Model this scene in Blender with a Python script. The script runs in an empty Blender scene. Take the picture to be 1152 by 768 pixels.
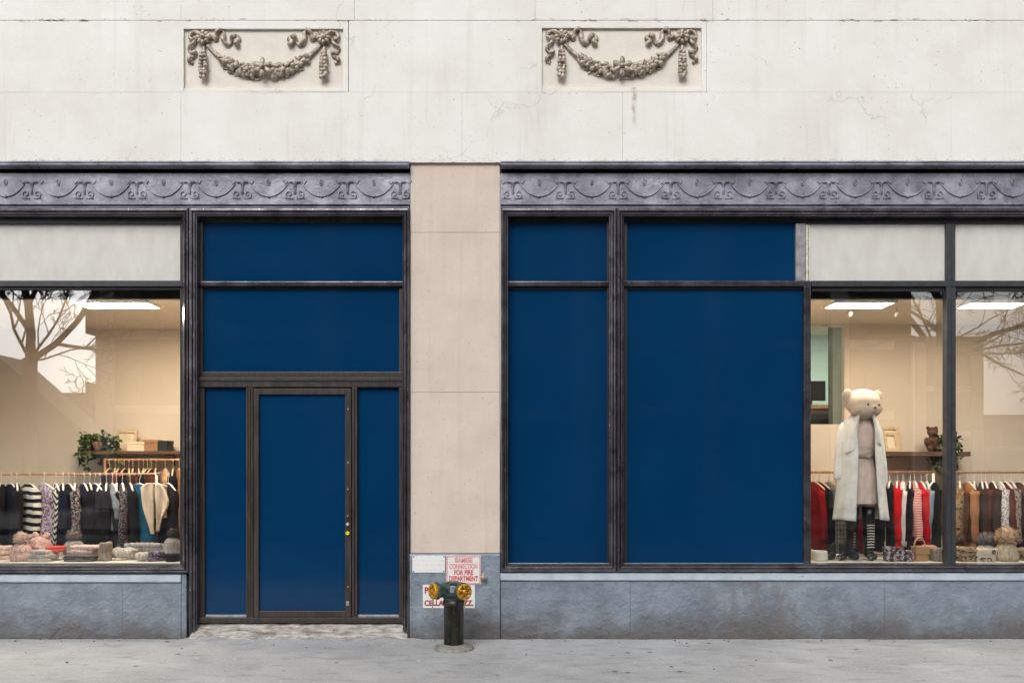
import bpy, bmesh, math, random
from mathutils import Vector, Matrix, noise
R = math.radians
PI = math.pi
sc = bpy.context.scene
COL = sc.collection
random.seed(7)

# ------------------------------------------------------------------ survey
# facade plane is Y = 0, the street is -Y; eye 8 m out at 1.6 m
CAM_Y, EYE, S = -8.0, 1.6, 120.0
def kk(Y): return (Y - CAM_Y) / 8.0
def wx(px, Y=0.0): return (px - 576.0) / S * kk(Y)
def wz(py, Y=0.0): return EYE + (526.0 - py) / S * kk(Y)

# ------------------------------------------------------------------ materials
class NT:
    def __init__(s, name):
        s.m = bpy.data.materials.new(name); s.m.use_nodes = True
        s.t = s.m.node_tree; s.t.nodes.clear()
        s.out = s.n('ShaderNodeOutputMaterial')
    def n(s, typ, **kw):
        nd = s.t.nodes.new(typ)
        for k, v in kw.items(): setattr(nd, k, v)
        return nd
    def l(s, a, b): s.t.links.new(a, b)
    def coords(s, obj=False, scale=(1, 1, 1), rot=(0, 0, 0)):
        if obj: src = s.n('ShaderNodeTexCoord').outputs['Object']
        else: src = s.n('ShaderNodeNewGeometry').outputs['Position']
        mp = s.n('ShaderNodeMapping'); mp.inputs['Scale'].default_value = scale
        mp.inputs['Rotation'].default_value = rot
        s.l(src, mp.inputs['Vector']); return mp.outputs['Vector']
    def noise(s, co, scale, detail=4, rough=.55, dist=0):
        nd = s.n('ShaderNodeTexNoise'); nd.inputs['Scale'].default_value = scale
        nd.inputs['Detail'].default_value = detail; nd.inputs['Roughness'].default_value = rough
        nd.inputs['Distortion'].default_value = dist
        s.l(co, nd.inputs['Vector']); return nd.outputs['Fac']
    def ramp(s, fac, lo, hi, a=0.0, b=1.0):
        nd = s.n('ShaderNodeMapRange'); nd.inputs['From Min'].default_value = lo
        nd.inputs['From Max'].default_value = hi; nd.inputs['To Min'].default_value = a
        nd.inputs['To Max'].default_value = b; nd.clamp = True
        s.l(fac, nd.inputs['Value']); return nd.outputs['Result']
    def math(s, op, a, b=None):
        nd = s.n('ShaderNodeMath', operation=op)
        for i, v in enumerate((a, b)):
            if v is None: continue
            if isinstance(v, (int, float)): nd.inputs[i].default_value = v
            else: s.l(v, nd.inputs[i])
        return nd.outputs[0]
    def mix(s, fac, a, b):
        nd = s.n('ShaderNodeMix', data_type='RGBA')
        if isinstance(fac, (int, float)): nd.inputs['Factor'].default_value = fac
        else: s.l(fac, nd.inputs['Factor'])
        for i, v in ((6, a), (7, b)):
            if isinstance(v, tuple): nd.inputs[i].default_value = (*v[:3], 1)
            else: s.l(v, nd.inputs[i])
        return nd.outputs[2]
    def sep(s, co):
        nd = s.n('ShaderNodeSeparateXYZ'); s.l(co, nd.inputs[0]); return nd.outputs
    def bsdf(s, col, rough=.6, metallic=0.0, spec=.5, height=None, bump=.3, dist=.01):
        p = s.n('ShaderNodeBsdfPrincipled')
        if isinstance(col, tuple): p.inputs['Base Color'].default_value = (*col[:3], 1)
        else: s.l(col, p.inputs['Base Color'])
        if isinstance(rough, (int, float)): p.inputs['Roughness'].default_value = rough
        else: s.l(rough, p.inputs['Roughness'])
        p.inputs['Metallic'].default_value = metallic
        p.inputs['Specular IOR Level'].default_value = spec
        if height is not None:
            b = s.n('ShaderNodeBump'); b.inputs['Strength'].default_value = bump
            b.inputs['Distance'].default_value = dist
            s.l(height, b.inputs['Height']); s.l(b.outputs['Normal'], p.inputs['Normal'])
        s.l(p.outputs[0], s.out.inputs['Surface']); s.p = p
        return s.m

def plain(name, col, rough=.6, var=.25, vs=9, bump=.15, bs=80, dist=.004, metallic=0, spec=.5, obj=False):
    t = NT(name); co = t.coords(obj)
    f = t.noise(co, vs, 5)
    dark = tuple(c * (1 - var) for c in col); lite = tuple(min(1, c * (1 + var)) for c in col)
    c = t.mix(t.ramp(f, .3, .7), dark, lite)
    return t.bsdf(c, rough, metallic, spec, t.noise(co, bs, 3), bump, dist)

M = {}
def build_materials():
    # painted stone of the upper wall
    t = NT('painted_stone'); co = t.coords()
    a = t.noise(co, 1.3, 6, .6); st = t.noise(t.coords(scale=(9, 1, .55)), 1.0, 5, .6)
    c = t.mix(t.ramp(a, .35, .68), (.735, .71, .665), (.815, .805, .785))
    c = t.mix(t.ramp(t.noise(co, 4.5, 6, .7), .56, .66, 0, .25), c, (.71, .70, .68))
    c = t.mix(t.math('MULTIPLY', t.ramp(st, .52, .76, 0, .5), t.ramp(t.noise(co, .9, 3), .42, .6)), c, (.56, .525, .47))
    fl = t.noise(co, 38, 3, .6); big = t.noise(co, 2.4, 3)
    c = t.mix(t.math('MULTIPLY', t.ramp(fl, .655, .70), t.ramp(big, .48, .6, 0, .85)), c, (.36, .31, .26))
    x, y, z = t.sep(co)
    # rust streak below the second garland
    wob = t.math('MULTIPLY', t.math('SUBTRACT', t.noise(t.coords(scale=(1, 1, 4)), 3, 3), .5), .05)
    dx = t.math('ABSOLUTE', t.math('ADD', t.math('SUBTRACT', x, 1.145), wob))
    s1 = t.math('MULTIPLY', t.ramp(dx, .006, .03, 1, 0), t.math('MULTIPLY', t.ramp(z, 4.75, 4.95), t.ramp(z, 5.65, 5.5)))
    c = t.mix(t.math('MULTIPLY', s1, t.ramp(t.noise(co, 14, 3), .35, .6, .1, .75)), c, (.30, .20, .12))
    # broken paint along the bottom arris and the upper joint
    e1 = t.math('MULTIPLY', t.ramp(z, 4.50, 4.465), t.ramp(t.noise(t.coords(scale=(2, 1, 6)), 11, 5, .75), .52, .66))
    c = t.mix(t.math('MULTIPLY', e1, .8), c, (.25, .21, .18))
    vc = t.n('ShaderNodeTexVoronoi', feature='DISTANCE_TO_EDGE'); vc.inputs['Scale'].default_value = .75
    wv = t.n('ShaderNodeVectorMath', operation='ADD'); nz = t.n('ShaderNodeTexNoise'); nz.inputs['Scale'].default_value = 3.5; nz.inputs['Detail'].default_value = 6
    t.l(co, nz.inputs['Vector']); sc3 = t.n('ShaderNodeVectorMath', operation='SCALE'); t.l(nz.outputs['Color'], sc3.inputs[0]); sc3.inputs['Scale'].default_value = .5
    t.l(co, wv.inputs[0]); t.l(sc3.outputs[0], wv.inputs[1]); t.l(wv.outputs[0], vc.inputs['Vector'])
    c = t.mix(t.math('MULTIPLY', t.ramp(vc.outputs['Distance'], .006, .002), t.ramp(t.noise(co, 1.7, 3), .54, .62, 0, .38)), c, (.42, .37, .31))
    e2 = t.math('MULTIPLY', t.ramp(t.math('ABSOLUTE', t.math('SUBTRACT', z, 5.775)), .022, .008), t.ramp(t.noise(t.coords(scale=(1, 1, 4)), 7, 4, .7), .57, .63))
    c = t.mix(t.math('MULTIPLY', e2, .85), c, (.16, .12, .09))
    hgt = t.math('ADD', t.noise(co, 9, 5, .6), t.math('MULTIPLY', t.noise(co, 90, 3), .12))
    M['stone'] = t.bsdf(c, .75, 0, .3, hgt, .22, .02)
    # pilaster
    t = NT('tan_painted_stone'); co = t.coords()
    c = t.mix(t.ramp(t.noise(co, 2.2, 6, .6), .35, .7), (.60, .50, .43), (.69, .59, .515))
    c = t.mix(t.math('MULTIPLY', t.ramp(t.noise(co, 26, 4, .65), .63, .68), .7), c, (.38, .29, .23))
    c = t.mix(t.ramp(t.noise(t.coords(scale=(8, 1, .5)), 1.4, 4), .55, .8, 0, .35), c, (.49, .395, .32))
    M['tan'] = t.bsdf(c, .75, 0, .3, t.math('ADD', t.noise(co, 7, 5, .6), t.math('MULTIPLY', t.noise(co, 60, 4), .3)), .3, .02)
    # relief panel / garlands: same paint, mottled dark and pale at random
    t = NT('garland_plaster'); co = t.coords()
    c = t.mix(t.ramp(t.noise(co, 22, 4), .35, .65), (.17, .125, .08), (.56, .48, .395))
    M['garland'] = t.bsdf(c, .36, 0, .8, t.noise(co, 60, 4), .3, .005)
    M['relief'] = plain('relief_field', (.72, .675, .60), .75, .07, 6, .2, 30, .01)
    # blue-grey stucco
    t = NT('blue_grey_stucco'); co = t.coords()
    x, y, z = t.sep(co)
    c = t.mix(t.ramp(t.noise(co, 3.2, 6, .65), .35, .68), (.155, .192, .235), (.262, .31, .365))
    c = t.mix(t.ramp(t.noise(co, 45, 4, .7), .58, .75, 0, .5), c, (.33, .36, .40))
    dn = t.math('ADD', z, t.math('MULTIPLY', t.math('SUBTRACT', t.noise(co, 3.0, 5, .65), .5), .75))
    c = t.mix(t.ramp(dn, .34, .02, 0, .8), c, (.10, .085, .075))
    rs = t.math('MULTIPLY', t.ramp(t.math('ABSOLUTE', t.math('SUBTRACT', x, 2.35)), .75, .1), t.ramp(t.noise(t.coords(scale=(3, 1, 1)), 3, 5, .7), .42, .62, 0, .6))
    c = t.mix(rs, c, (.15, .125, .11))
    jt = t.math('ABSOLUTE', t.math('SUBTRACT', t.math('FRACT', t.math('MULTIPLY', t.math('ADD', x, .08), .42)), .5))
    c = t.mix(t.math('MULTIPLY', t.ramp(jt, .0035, .0015), .35), c, (.08, .08, .085))
    c = t.mix(t.math('MULTIPLY', t.ramp(t.noise(co, 6, 5, .7), .62, .72), t.ramp(z, .16, .02, 0, .8)), c, (.26, .16, .09))
    h = t.math('ADD', t.ramp(t.noise(co, 15, 5, .6), .42, .75), t.math('MULTIPLY', t.noise(co, 5, 3), .8))
    M['stucco'] = t.bsdf(c, t.ramp(t.noise(co, 20, 3), .3, .7, .32, .6), 0, .5, h, .48, .02)
    # light blue painted sill
    t = NT('pale_blue_sill'); co = t.coords()
    c = t.mix(t.ramp(t.noise(co, 5, 5), .35, .65), (.33, .40, .46), (.47, .53, .59))
    c = t.mix(t.ramp(t.noise(t.coords(scale=(1, 1, 3)), 9, 5, .7), .62, .7, 0, .7), c, (.13, .12, .12))
    M['sill'] = t.bsdf(c, .5, 0, .5, t.noise(co, 30, 4), .4, .01)
    # frieze sheet metal
    t = NT('weathered_purple_paint'); co = t.coords()
    c = t.mix(t.ramp(t.noise(co, 4, 6, .65), .35, .65), (.12, .118, .145), (.30, .295, .36))
    c = t.mix(t.ramp(t.noise(co, 3.2, 5, .65), .5, .66, 0, .7), c, (.46, .46, .545))
    c = t.mix(t.ramp(t.noise(co, 60, 3, .7), .64, .72, 0, .7), c, (.05, .042, .046))
    M['frieze'] = t.bsdf(c, t.ramp(t.noise(co, 14, 3), .3, .7, .24, .46), .15, .7, t.noise(co, 38, 5, .6), .35, .012)
    # mouldings
    t = NT('glossy_moulding_paint'); co = t.coords()
    c = t.mix(t.ramp(t.noise(t.coords(scale=(1, 1, 1)), 6, 6, .65), .35, .65), (.062, .056, .062), (.19, .18, .205))
    c = t.mix(t.ramp(t.noise(t.coords(scale=(1, 1, .35)), 42, 4, .75), .60, .68, 0, .8), c, (.50, .48, .48))
    c = t.mix(t.ramp(t.noise(co, 17, 4, .7), .66, .74, 0, .7), c, (.03, .022, .02))
    M['mould'] = t.bsdf(c, .2, .75, .8, t.noise(co, 20, 3), .10, .006)
    # bronze door metal
    t = NT('brown_door_metal'); co = t.coords()
    c = t.mix(t.ramp(t.noise(t.coords(scale=(20, 20, 2)), 2, 4), .35, .65), (.028, .021, .018), (.06, .047, .042))
    c = t.mix(t.ramp(t.noise(co, 75, 4, .8), .67, .73, 0, .75), c, (.33, .30, .29))
    M['bronze'] = t.bsdf(c, .38, 0, .5, t.noise(co, 40, 3), .12, .004)
    M['black'] = plain('black_frame_paint', (.018, .018, .021), .42, .3, 14, .1)
    M['grey_bar'] = plain('dark_grey_bar', (.035, .037, .043), .4, .3, 14, .1)
    # blue sheet
    t = NT('deep_blue_vinyl'); co = t.coords()
    c = t.mix(t.ramp(t.noise(co, .8, 3), .3, .7), (.0010, .0305, .091), (.0020, .036, .105))
    M['blue'] = t.bsdf(c, t.ramp(t.noise(co, 3, 4), .35, .65, .05, .14), 0, .30, t.noise(co, 1.1, 2), .05, .05)
    # grey infill panel
    t = NT('grey_infill_board'); co = t.coords()
    c = t.mix(t.ramp(t.noise(t.coords(scale=(2.5, 1, 1.2)), 3, 5, .6), .3, .7), (.57, .55, .515), (.655, .635, .60))
    M['infill'] = t.bsdf(c, .6, 0, .35, t.noise(co, 24, 4), .08, .01)
    M['weathered'] = plain('weathered_plate', (.27, .25, .26), .6, .35, 18, .5, 40, .01)
    M['caulk'] = plain('cracked_caulk', (.62, .6, .5), .8, .3, 25, .4, 60, .006)
    # glass
    t = NT('shop_glass')
    lw = t.n('ShaderNodeLayerWeight'); lw.inputs['Blend'].default_value = .5
    f5 = t.math('POWER', lw.outputs['Facing'], 5.0)
    fac = t.math('ADD', t.math('MULTIPLY', f5, .9), .13)
    tr = t.n('ShaderNodeBsdfTransparent'); tr.inputs[0].default_value = (.965, .975, .97, 1)
    gl = t.n('ShaderNodeBsdfGlossy'); gl.inputs['Roughness'].default_value = 0.0
    ms = t.n('ShaderNodeMixShader'); t.l(fac, ms.inputs[0]); t.l(tr.outputs[0], ms.inputs[1]); t.l(gl.outputs[0], ms.inputs[2])
    t.l(ms.outputs[0], t.out.inputs['Surface']); M['glass'] = t.m
    # sidewalk
    t = NT('concrete_sidewalk'); co = t.coords()
    x, y, z = t.sep(co)
    c = t.mix(t.ramp(t.noise(co, 1.1, 7, .62), .33, .67), (.31, .315, .325), (.44, .446, .46))
    c = t.mix(t.ramp(t.noise(co, 70, 4, .8), .50, .66, 0, .65), c, (.60, .60, .60))
    c = t.mix(t.ramp(t.noise(co, 40, 4, .8), .55, .68, 0, .5), c, (.18, .177, .175))
    c = t.mix(t.ramp(t.noise(t.coords(scale=(1, 2.5, 1)), 3.2, 6, .7), .52, .68, 0, .6), c, (.21, .205, .20))
    c = t.mix(t.ramp(t.noise(t.coords(scale=(.8, 1.6, 1)), 2.1, 6, .7), .56, .66, 0, .55), c, (.52, .52, .525))
    vo = t.n('ShaderNodeTexVoronoi'); vo.inputs['Scale'].default_value = 3.6; t.l(co, vo.inputs['Vector'])
    spot = t.math('MULTIPLY', t.ramp(vo.outputs['Distance'], .07, .10, 1, 0), t.ramp(t.noise(co, 2, 2), .44, .5))
    c = t.mix(t.math('MULTIPLY', spot, .75), c, (.085, .08, .08))
    vo2 = t.n('ShaderNodeTexVoronoi'); vo2.inputs['Scale'].default_value = 4.7; t.l(co, vo2.inputs['Vector'])
    spot2 = t.math('MULTIPLY', t.ramp(vo2.outputs['Distance'], .06, .09, 1, 0), t.ramp(t.noise(co, 3.1, 2), .5, .55))
    c = t.mix(t.math('MULTIPLY', spot2, .7), c, (.62, .62, .62))
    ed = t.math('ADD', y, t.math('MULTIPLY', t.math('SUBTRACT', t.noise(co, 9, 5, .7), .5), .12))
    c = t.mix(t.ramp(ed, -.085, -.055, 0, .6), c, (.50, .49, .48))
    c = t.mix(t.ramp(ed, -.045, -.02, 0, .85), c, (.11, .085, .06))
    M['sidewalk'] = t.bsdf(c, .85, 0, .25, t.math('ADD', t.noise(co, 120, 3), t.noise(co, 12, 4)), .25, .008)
    M['paving_dark'] = plain('dimmed_paving', (.06, .058, .056), .85, .2, 7, .3, 60, .01)  # kept dark so it reflects less in the shop glass
    M['asphalt'] = plain('asphalt', (.036, .036, .038), .85, .25, 5, .4, 150, .01)
    M['kerb'] = plain('kerb_stone', (.3, .29, .28), .8, .2, 7, .3, 60, .01)
    # threshold
    t = NT('worn_threshold_concrete'); co = t.coords()
    c = t.mix(t.ramp(t.noise(t.coords(scale=(1, 3, 3)), 8, 6, .7), .35, .65), (.22, .19, .16), (.72, .70, .66))
    c = t.mix(t.ramp(t.noise(co, 5, 5, .7), .56, .66, 0, .6), c, (.2, .15, .11))
    M['threshold'] = t.bsdf(c, .9, 0, .2, t.noise(t.coords(scale=(1, 3, 3)), 16, 5, .7), .8, .03)
    # standpipe
    t = NT('green_brass_patina'); co = t.coords()
    c = t.mix(t.ramp(t.noise(co, 14, 5, .65), .35, .65), (.018, .045, .038), (.06, .11, .095))
    c = t.mix(t.ramp(t.noise(co, 40, 4, .7), .6, .7, 0, .8), c, (.16, .21, .19))
    M['patina'] = t.bsdf(c, .38, .15, .5, t.noise(co, 45, 4), .35, .006)
    t = NT('dark_green_pipe_paint'); co = t.coords()
    c = t.mix(t.ramp(t.noise(t.coords(scale=(4, 4, 1)), 5, 5, .65), .35, .65), (.009, .012, .010), (.085, .07, .055))
    c = t.mix(t.ramp(t.noise(t.coords(scale=(2, 2, 1)), 9, 5, .75), .54, .64, 0, .85), c, (.07, .14, .115))
    M['pipe'] = t.bsdf(c, .4, .1, .5, t.noise(co, 40, 4), .4, .006)
    t = NT('yellow_brass_cap'); co = t.coords()
    c = t.mix(t.ramp(t.noise(co, 30, 4, .7), .4, .65), (.70, .36, .02), (.34, .15, .015))
    c = t.mix(t.ramp(t.noise(co, 55, 3, .7), .56, .64, 0, .85), c, (.05, .03, .015))
    M['cap'] = t.bsdf(c, .35, .25, .5, t.noise(co, 50, 3), .3, .004)
    M['zinc'] = plain('grey_zinc', (.4, .41, .42), .4, .3, 30, .2, metallic=.6)
    t = NT('white_enamel'); co = t.coords()
    c = t.mix(t.ramp(t.noise(t.coords(scale=(1, 1, 3)), 25, 5, .7), .55, .72, 0, .5), (.78, .77, .75), (.5, .48, .46))
    M['enamel'] = t.bsdf(c, .4, 0, .5)
    t = NT('faded_white_enamel'); co = t.coords()
    line = t.noise(t.coords(scale=(30, 1, 5)), 2.2, 4, .8)
    wv = t.n('ShaderNodeTexWave', wave_type='BANDS', bands_direction='Z'); wv.inputs['Scale'].default_value = 7.5; t.l(co, wv.inputs['Vector'])
    c = t.mix(t.math('MULTIPLY', t.ramp(line, .48, .62, 0, .55), t.ramp(wv.outputs['Fac'], .45, .7)), (.8, .79, .78), (.5, .5, .52))
    M['faded'] = t.bsdf(c, .45, 0, .5)
    M['red'] = plain('faded_red_enamel', (.62, .10, .11), .5, .3, 30, .05)
    M['pink'] = plain('bleached_red_enamel', (.70, .27, .29), .5, .2, 40, .05)
    M['dkred'] = plain('dark_red_enamel', (.38, .03, .04), .5, .2, 30, .05)
    M['brass'] = plain('tarnished_brass', (.42, .33, .22), .4, .3, 30, .2, metallic=.5)
    M['rust'] = plain('bright_steel', (.6, .58, .55), .35, .3, 30, .1, metallic=.7)
    M['yellow'] = plain('yellow_disc', (.75, .62, .03), .4, .1)
    # interior
    M['wall_in'] = plain('shop_wall_paint', (.63, .535, .435), .8, .05, 1.5, .04)
    M['ceil_in'] = plain('shop_ceiling_paint', (.68, .59, .48), .85, .04, 1.5, .03)
    M['floor_in'] = plain('shop_floor_boards', (.16, .11, .07), .6, .25, 5, .1)
    M['platform'] = plain('white_platform_paint', (.68, .64, .56), .5, .08, 6, .05)
    M['green_in'] = plain('mint_wall_paint', (.60, .65, .595), .8, .05, 2, .04)
    for key, pw in (('lamp', LAMP), ('lamp_dim', LAMP * .45)):
        t = NT('troffer_diffuser'); e = t.n('ShaderNodeEmission'); e.inputs[0].default_value = (1, .84, .64, 1); e.inputs[1].default_value = pw
        t.l(e.outputs[0], t.out.inputs['Surface']); M[key] = t.m
    t = NT('cool_diffuser'); e = t.n('ShaderNodeEmission'); e.inputs[0].default_value = (.86, 1, .90, 1); e.inputs[1].default_value = LAMP * .34
    t.l(e.outputs[0], t.out.inputs['Surface']); M['lamp_green'] = t.m
    M['copper'] = plain('copper_pipe', (.62, .30, .17), .3, .2, 30, .1, metallic=.7)
    M['wood_pale'] = plain('pale_wood', (.55, .40, .25), .5, .2, 30, .1)
    M['wood_dark'] = plain('dark_wood', (.10, .055, .03), .5, .3, 20, .1)
    M['white_plastic'] = plain('white_plastic', (.72, .70, .66), .35, .05)
    M['cream_card'] = plain('cream_card', (.68, .55, .40), .7, .1)
    M['brown_card'] = plain('brown_card', (.32, .16, .07), .7, .15)
    M['blk'] = plain('matte_black', (.012, .012, .014), .6, .2)
    M['fur_tan'] = plain('tan_fur', (.48, .33, .2), .95, .3, 30, .3)
    M['fur_pink'] = plain('dusty_pink_fur', (.55, .40, .35), .95, .2, 30, .3)
    M['fur_grey'] = plain('grey_fur', (.17, .15, .145), .95, .3, 30, .3)
    M['fur_dark'] = plain('dark_fur', (.05, .04, .035), .95, .3, 30, .3)
    M['leaf'] = plain('ivy_leaf', (.055, .10, .025), .5, .6, 40, .1)
    M['leaf_dark'] = plain('ivy_leaf_dark', (.04, .075, .025), .5, .6, 40, .1)
    M['terracotta'] = plain('clay_pot', (.25, .13, .08), .8, .2)
    M['chrome'] = plain('chrome', (.6, .6, .62), .2, .1, metallic=.9)
    M['rubber'] = plain('black_rubber', (.02, .02, .022), .6, .1)
    # outdoors, across the street
    M['bark'] = plain('grey_bark', (.10, .08, .06), .9, .35, 8, .6, 30, .02)
    for nm, c in (('brick_red', (.07, .05, .042)), ('brick_tan', (.085, .07, .058)), ('render_grey', (.15, .145, .14)), ('slate', (.09, .09, .1))):
        M[nm] = plain(nm, c, .85, .18, 1.2, .2, 12, .02)
    M['pale_render'] = plain('pale_render', (.5, .48, .45), .85, .18, 1.2, .2, 12, .02)  # pale so the added piers show up in the shop glass
    M['far_window'] = plain('far_window_glass', (.03, .035, .04), .3, .2, 1)

def cloth(name, kind, a, b=(0, 0, 0), sc_=1.0):
    """fabric with a woven or printed pattern in object space"""
    t = NT(name); co = t.coords(True)
    x, y, z = t.sep(co)
    if kind == 'plain':
        c = t.mix(t.ramp(t.noise(co, 9, 4), .3, .7), tuple(v * .82 for v in a), tuple(v * 1.12 for v in a))
    elif kind == 'stripe':
        w = t.math('ADD', t.math('MULTIPLY', z, 14 * sc_), t.math('MULTIPLY', t.noise(co, 5, 2), .5))
        c = t.mix(t.ramp(t.math('FRACT', w), .48, .54), a, b)
    elif kind == 'chevron':
        tri = t.math('PINGPONG', t.math('ADD', y, x), .06)
        w = t.math('ADD', t.math('MULTIPLY', z, 15 * sc_), t.math('MULTIPLY', tri, 16))
        c = t.mix(t.ramp(t.math('FRACT', w), .48, .54), a, b)
    elif kind == 'speckle':
        f = t.noise(co, 60 * sc_, 3, .7)
        c = t.mix(t.ramp(f, .48, .56), a, b)
        c = t.mix(t.ramp(t.noise(co, 43 * sc_, 2), .62, .66), c, (b[0] * .5 + .2, b[1] * .3, b[2] * .4))
    elif kind == 'plaid':
        u = t.math('FRACT', t.math('MULTIPLY', t.math('ADD', x, y), 22)); v = t.math('FRACT', t.math('MULTIPLY', z, 22))
        c = t.mix(t.math('MULTIPLY', t.math('ADD', t.ramp(u, .45, .55), t.ramp(v, .45, .55)), .5), a, b)
    elif kind == 'leopard':
        vo = t.n('ShaderNodeTexVoronoi'); vo.inputs['Scale'].default_value = 34 * sc_; t.l(co, vo.inputs['Vector'])
        d = vo.outputs['Distance']
        rg = t.math('MULTIPLY', t.ramp(d, .2, .26), t.ramp(d, .5, .44))
        c = t.mix(t.math('MULTIPLY', rg, t.ramp(t.noise(co, 30, 2), .4, .5)), a, b)
    elif kind == 'ribknit':
        c = t.mix(t.ramp(t.noise(t.coords(True, (1, 1, .3)), 50, 3), .35, .65), tuple(v * .65 for v in a), tuple(min(1, v * 1.2) for v in a))
    m = t.bsdf(c, .9, 0, .2, t.noise(co, 140, 3), .35, .004)
    t.p.inputs['Sheen Weight'].default_value = .03; t.p.inputs['Specular IOR Level'].default_value = .08
    return m

# ------------------------------------------------------------------ mesh building
class MB:
    def __init__(s): s.v = []; s.f = []; s.sm = []
    def add(s, vs, fs, smooth=False):
        b = len(s.v); s.v += [tuple(v) for v in vs]
        s.f += [tuple(b + i for i in f) for f in fs]; s.sm += [smooth] * len(fs)
        return s
    def box(s, x0, x1, y0, y1, z0, z1):
        x0, x1 = min(x0, x1), max(x0, x1); y0, y1 = min(y0, y1), max(y0, y1); z0, z1 = min(z0, z1), max(z0, z1)
        v = [(x0, y0, z0), (x1, y0, z0), (x1, y1, z0), (x0, y1, z0), (x0, y0, z1), (x1, y0, z1), (x1, y1, z1), (x0, y1, z1)]
        return s.add(v, [(3, 2, 1, 0), (4, 5, 6, 7), (0, 1, 5, 4), (1, 2, 6, 5), (2, 3, 7, 6), (3, 0, 4, 7)])
    def extr_x(s, x0, x1, poly):                # poly of (y, z), closed
        n = len(poly)
        v = [(x0, y, z) for y, z in poly] + [(x1, y, z) for y, z in poly]
        f = [(i, (i + 1) % n, n + (i + 1) % n, n + i) for i in range(n)]
        return s.add(v, f + [tuple(reversed(range(n))), tuple(range(n, 2 * n))])
    def moulding(s, x0, x1, z0, z1, prof, sides='LTRB'):
        """mitred moulding round a rectangle; prof = (inset, y)"""
        n = len(prof)
        ring = {}
        def corner(ci, d):
            return {'BL': (x0 + d, z0 + d), 'BR': (x1 - d, z0 + d), 'TR': (x1 - d, z1 - d), 'TL': (x0 + d, z1 - d)}[ci]
        ends = {'L': ('BL', 'TL'), 'T': ('TL', 'TR'), 'R': ('TR', 'BR'), 'B': ('BR', 'BL')}
        for sd in sides:
            a, b = ends[sd]; vs = []
            for ci in (a, b):
                # square end where the neighbouring side is left out
                nb = {'BL': 'LB', 'TL': 'LT', 'TR': 'TR', 'BR': 'RB'}[ci].replace(sd, '')
                for d, y in prof:
                    X, Z = corner(ci, d)
                    if nb not in sides:
                        X0, Z0 = corner(ci, 0)
                        if sd in 'LR': Z = Z0
                        else: X = X0
                    vs.append((X, y, Z))
            fs = [(i, i + 1, n + i + 1, n + i) for i in range(n - 1)]
            s.add(vs, fs + [tuple(range(n)), tuple(reversed(range(n, 2 * n)))])
        return s
    def tube(s, pts, r, n=8, caps=True, flat=1.0, up=None):
        pts = [Vector(p) for p in pts]; m = len(pts)
        rr = r if isinstance(r, (list, tuple)) else [r] * m
        vs = []; prev = None  # piers and bands added to reflect as pale lines in the glass
        for i, p in enumerate(pts):
            t = (pts[min(i + 1, m - 1)] - pts[max(i - 1, 0)]).normalized()
            if up is not None: a = Vector(up)
            elif prev is None: a = Vector((0, 0, 1)) if abs(t.z) < .9 else Vector((0, 1, 0))
            else: a = prev
            a = (a - t * a.dot(t))
            a = a.normalized() if a.length > 1e-6 else t.orthogonal().normalized()
            prev = a; b = t.cross(a)
            for j in range(n):
                th = 2 * PI * j / n
                vs.append(p + a * (math.cos(th) * rr[i] * flat) + b * (math.sin(th) * rr[i]))
        fs = [(i * n + j, i * n + (j + 1) % n, (i + 1) * n + (j + 1) % n, (i + 1) * n + j) for i in range(m - 1) for j in range(n)]
        if caps: fs += [tuple(reversed(range(n))), tuple(range((m - 1) * n, m * n))]
        return s.add(vs, fs, True)
    def lathe(s, prof, c=(0, 0, 0), axis=None, n=24, rib=0, nr=0):
        """prof = (r, h) along +Z or AXIS"""
        q = Vector((0, 0, 1)).rotation_difference(Vector(axis or (0, 0, 1)).normalized()); c = Vector(c)
        m = len(prof); vs = []
        for r, h in prof:
            for j in range(n):
                th = 2 * PI * j / n; q2 = r * (1 + rib * math.cos(nr * th))
                vs.append(c + q @ Vector((math.cos(th) * q2, math.sin(th) * q2, h)))
        fs = [(i * n + j, i * n + (j + 1) % n, (i + 1) * n + (j + 1) % n, (i + 1) * n + j) for i in range(m - 1) for j in range(n)]
        fs += [tuple(reversed(range(n))), tuple(range((m - 1) * n, m * n))]
        return s.add(vs, fs, True)
    def ball(s, c, r, scl=(1, 1, 1), nu=12, nv=8, rot=None, bump=0.0, bf=10):
        c = Vector(c); vs = []
        for i in range(nv + 1):
            ph = PI * i / nv
            for j in range(nu):
                th = 2 * PI * j / nu
                p = Vector((math.sin(ph) * math.cos(th), math.sin(ph) * math.sin(th), math.cos(ph)))
                k = 1 + (bump * noise.noise(p * 1.7 + c * bf) if bump else 0)
                p = Vector((p.x * scl[0], p.y * scl[1], p.z * scl[2])) * (r * k)
                if rot is not None: p = rot @ p
                vs.append(c + p)
        fs = []
        for i in range(nv):
            for j in range(nu):
                a, b = i * nu + j, i * nu + (j + 1) % nu
                fs.append((a, a + nu, b + nu, b))
        return s.add(vs, fs, True)
    def rows(s, grid, closed=False):
        m, n = len(grid), len(grid[0])
        vs = [p for r in grid for p in r]
        fs = [(i * n + j, i * n + (j + 1) % n, (i + 1) * n + (j + 1) % n, (i + 1) * n + j) for i in range(m - 1) for j in range(n if closed else n - 1)]
        return s.add(vs, fs, True)
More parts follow.
